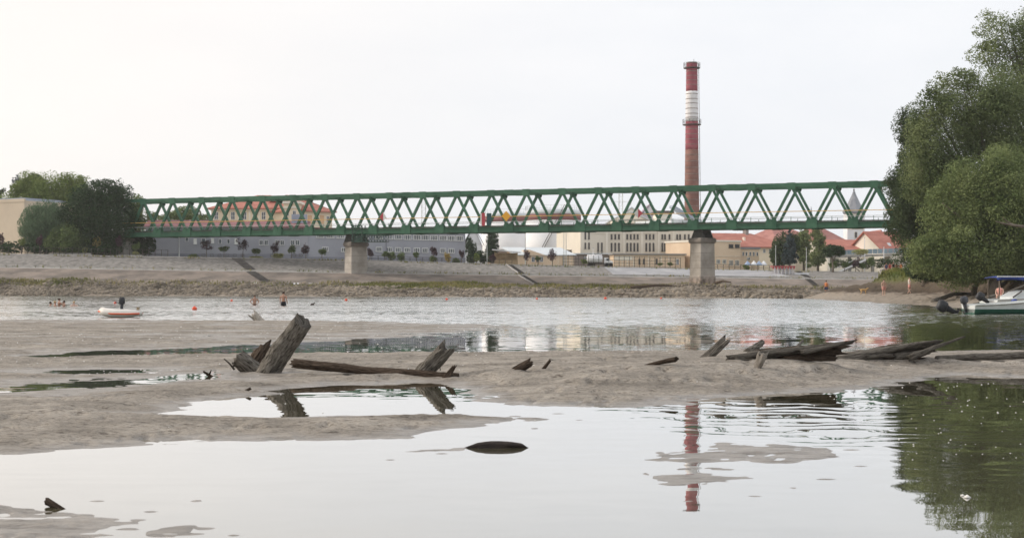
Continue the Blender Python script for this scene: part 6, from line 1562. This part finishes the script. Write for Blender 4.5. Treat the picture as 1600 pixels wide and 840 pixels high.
# dark waterlogged log in the pool
b = flat(778, 699); o = empty('waterlogged_log', b, .03, 'black waterlogged log lying low in the near pool', 'log')
w = 52 * b.y / F; place('trunk_piece', logmesh('trunk_piece', [(-w, 0, -.02), (-w * .6, 0, -.005), (-w * .2, .02, -.002), (w * .3, .01, -.004), (w * .7, .01, -.006), (w * 1.0, 0, -.03)], [.015, .036, .042, .040, .034, .01], mat('black_wet_wood', S(44, 38, 36), S(62, 54, 50), 12, .6, .01, 20), 44, 18, 44, groove=.5), o)
#.ball((0, 0, .02), (.11, .07, .06), 10, 7, 5, .3).build('stone', M_concd, None, False, (b.x, b.y, 0)), 'small grey stone at the edge of the near pool', 'stone')
# wood on the right bank
def bank_log(name, label, pa, pb, Y, w, seed, mids=()):
    a = shore(pa, Y); c = shore(pb[0], Y + pb[1]); o = empty(name, a, 0, label, 'driftwood')
    ps = [a + Vector((0, 0, .08))] + [Vector(shore(q[0], Y + q[1])) + Vector((0, 0, q[2])) for q in mids] + [c + Vector((0, 0, .15))]
    place('trunk_piece', logmesh('trunk_piece', [p - a for p in ps], list(np.linspace(w, w * .5, len(ps))), M_drift, seed, 10, 16), o)
bank_log('fallen_log', 'long bare trunk lying on the right bank below the willows', 1458, (1520, 8), 118, .22, 61, [(1490, 4, .35)])
bank_log('fallen_log', 'bleached branch lying at the top of the right bank at the edge', 1540, (1625, 3), 112, .14, 62, [(1575, 1, .45)])
bank_log('fallen_log', 'short dark log at the tip of the sandy shore', 1278, (1296, 1), 171, .18, 63)
bank_log('driftwood_beam', 'weathered beam lying behind the moored boats', 1520, (1600, 4), 103, .16, 64, [(1560, 2, .4)])
# debris on the mound by the right pier
for i, (pa, ya, pb_, yb, lab) in enumerate(((985, 449, 1068, 447, 'long bare branch lying left of the foot of the right pier'), (1098, 449, 1172, 463, 'branch sloping down right of the foot of the right pier'), (1118, 442, 1142, 441, 'short dark beam at the right of the right pier'))):
    A, B = at(pa, ya, 204 + i), at(pb_, yb, 203); o = empty('fallen_branch', A, 0, lab, 'driftwood')
    place('trunk_piece', logmesh('trunk_piece', [(0, 0, 0), (B - A) * .5 + Vector((0, 0, .25)), B - A], [.22, .18, .1], M_wet_shade_w, 70 + i, 8, 14), o)

# pale flecks: white bits set as sun glints on the wet mud, plus foam and drifting fluff on the pools (too many and small to count)
g = np.random.default_rng(5); FV = []; FF = []
def fleck(x, y, z, s):
    k = len(FV); n_ = 6
    for j in range(n_): t = j * math.pi / 3; FV.append((x + math.cos(t) * s, y + math.sin(t) * s * 1.1, z + .1 * s))
    FV.append((x, y, z + s * .75)); FV.append((x, y, z - s * .2))
    for j in range(n_): FF.append((k + j, k + (j + 1) % n_, k + 6)); FF.append((k + (j + 1) % n_, k + j, k + 7))
spots = [(g.uniform(0, 560), g.normal(526, 7)) for _ in range(110)] + [(g.uniform(0, 420), g.normal(575, 9)) for _ in range(70)] + [(g.uniform(20, 340), 612 - .085 * i + g.normal(0, 3)) for i in range(0, 0)] + \
        [(g.uniform(430, 780), g.normal(520, 12)) for _ in range(60)] + [(g.uniform(0, 900), g.uniform(505, 690)) for _ in range(60)] + [(g.uniform(700, 1100), g.normal(553, 4)) for _ in range(50)] + \
        [(g.uniform(1400, 1600), g.uniform(597, 720)) for _ in range(60)] + [(g.uniform(1050, 1600), g.uniform(560, 640)) for _ in range(50)]
for px, py in spots:
    q = flat(px, max(py, 501)); z = max(mz_fast(q.x, q.y), 0.0); fleck(q.x, q.y, z, g.uniform(.35, 1.0) * 1.7 * q.y / F)
q = flat(1511, 777); fleck(q.x, q.y, 0, .035); q = flat(1504, 774); fleck(q.x, q.y, 0, .02)
tag(place('glint_foam_flecks', np_mesh('glint_foam_flecks', FV, FF, mat('pale_glint_foam', S(232, 230, 226), rough=.7), False)), 'scattered white flecks set as sun glints on wet mud, with foam and fluff on pools', None, None, 'stuff')
# ================================================================== HAZE
hz_m = bpy.data.materials.new('thin_haze'); hz_m.use_nodes = True
hn, hl = hz_m.node_tree.nodes, hz_m.node_tree.links; hn.clear()
ho = hn.new('ShaderNodeOutputMaterial'); hv = hn.new('ShaderNodeVolumePrincipled')
hv.inputs['Color'].default_value = (0.985, 0.99, 1.0, 1); hv.inputs['Density'].default_value = 0.00014; hv.inputs['Anisotropy'].default_value = 0.2
hl.new(hv.outputs['Volume'], ho.inputs['Volume'])
hz = MB().box(-1300, 1400, -80, 1250, -2.5, 58).build('haze', hz_m)
tag(hz, 'thin pale evening haze over river and town', None, None, 'stuff')
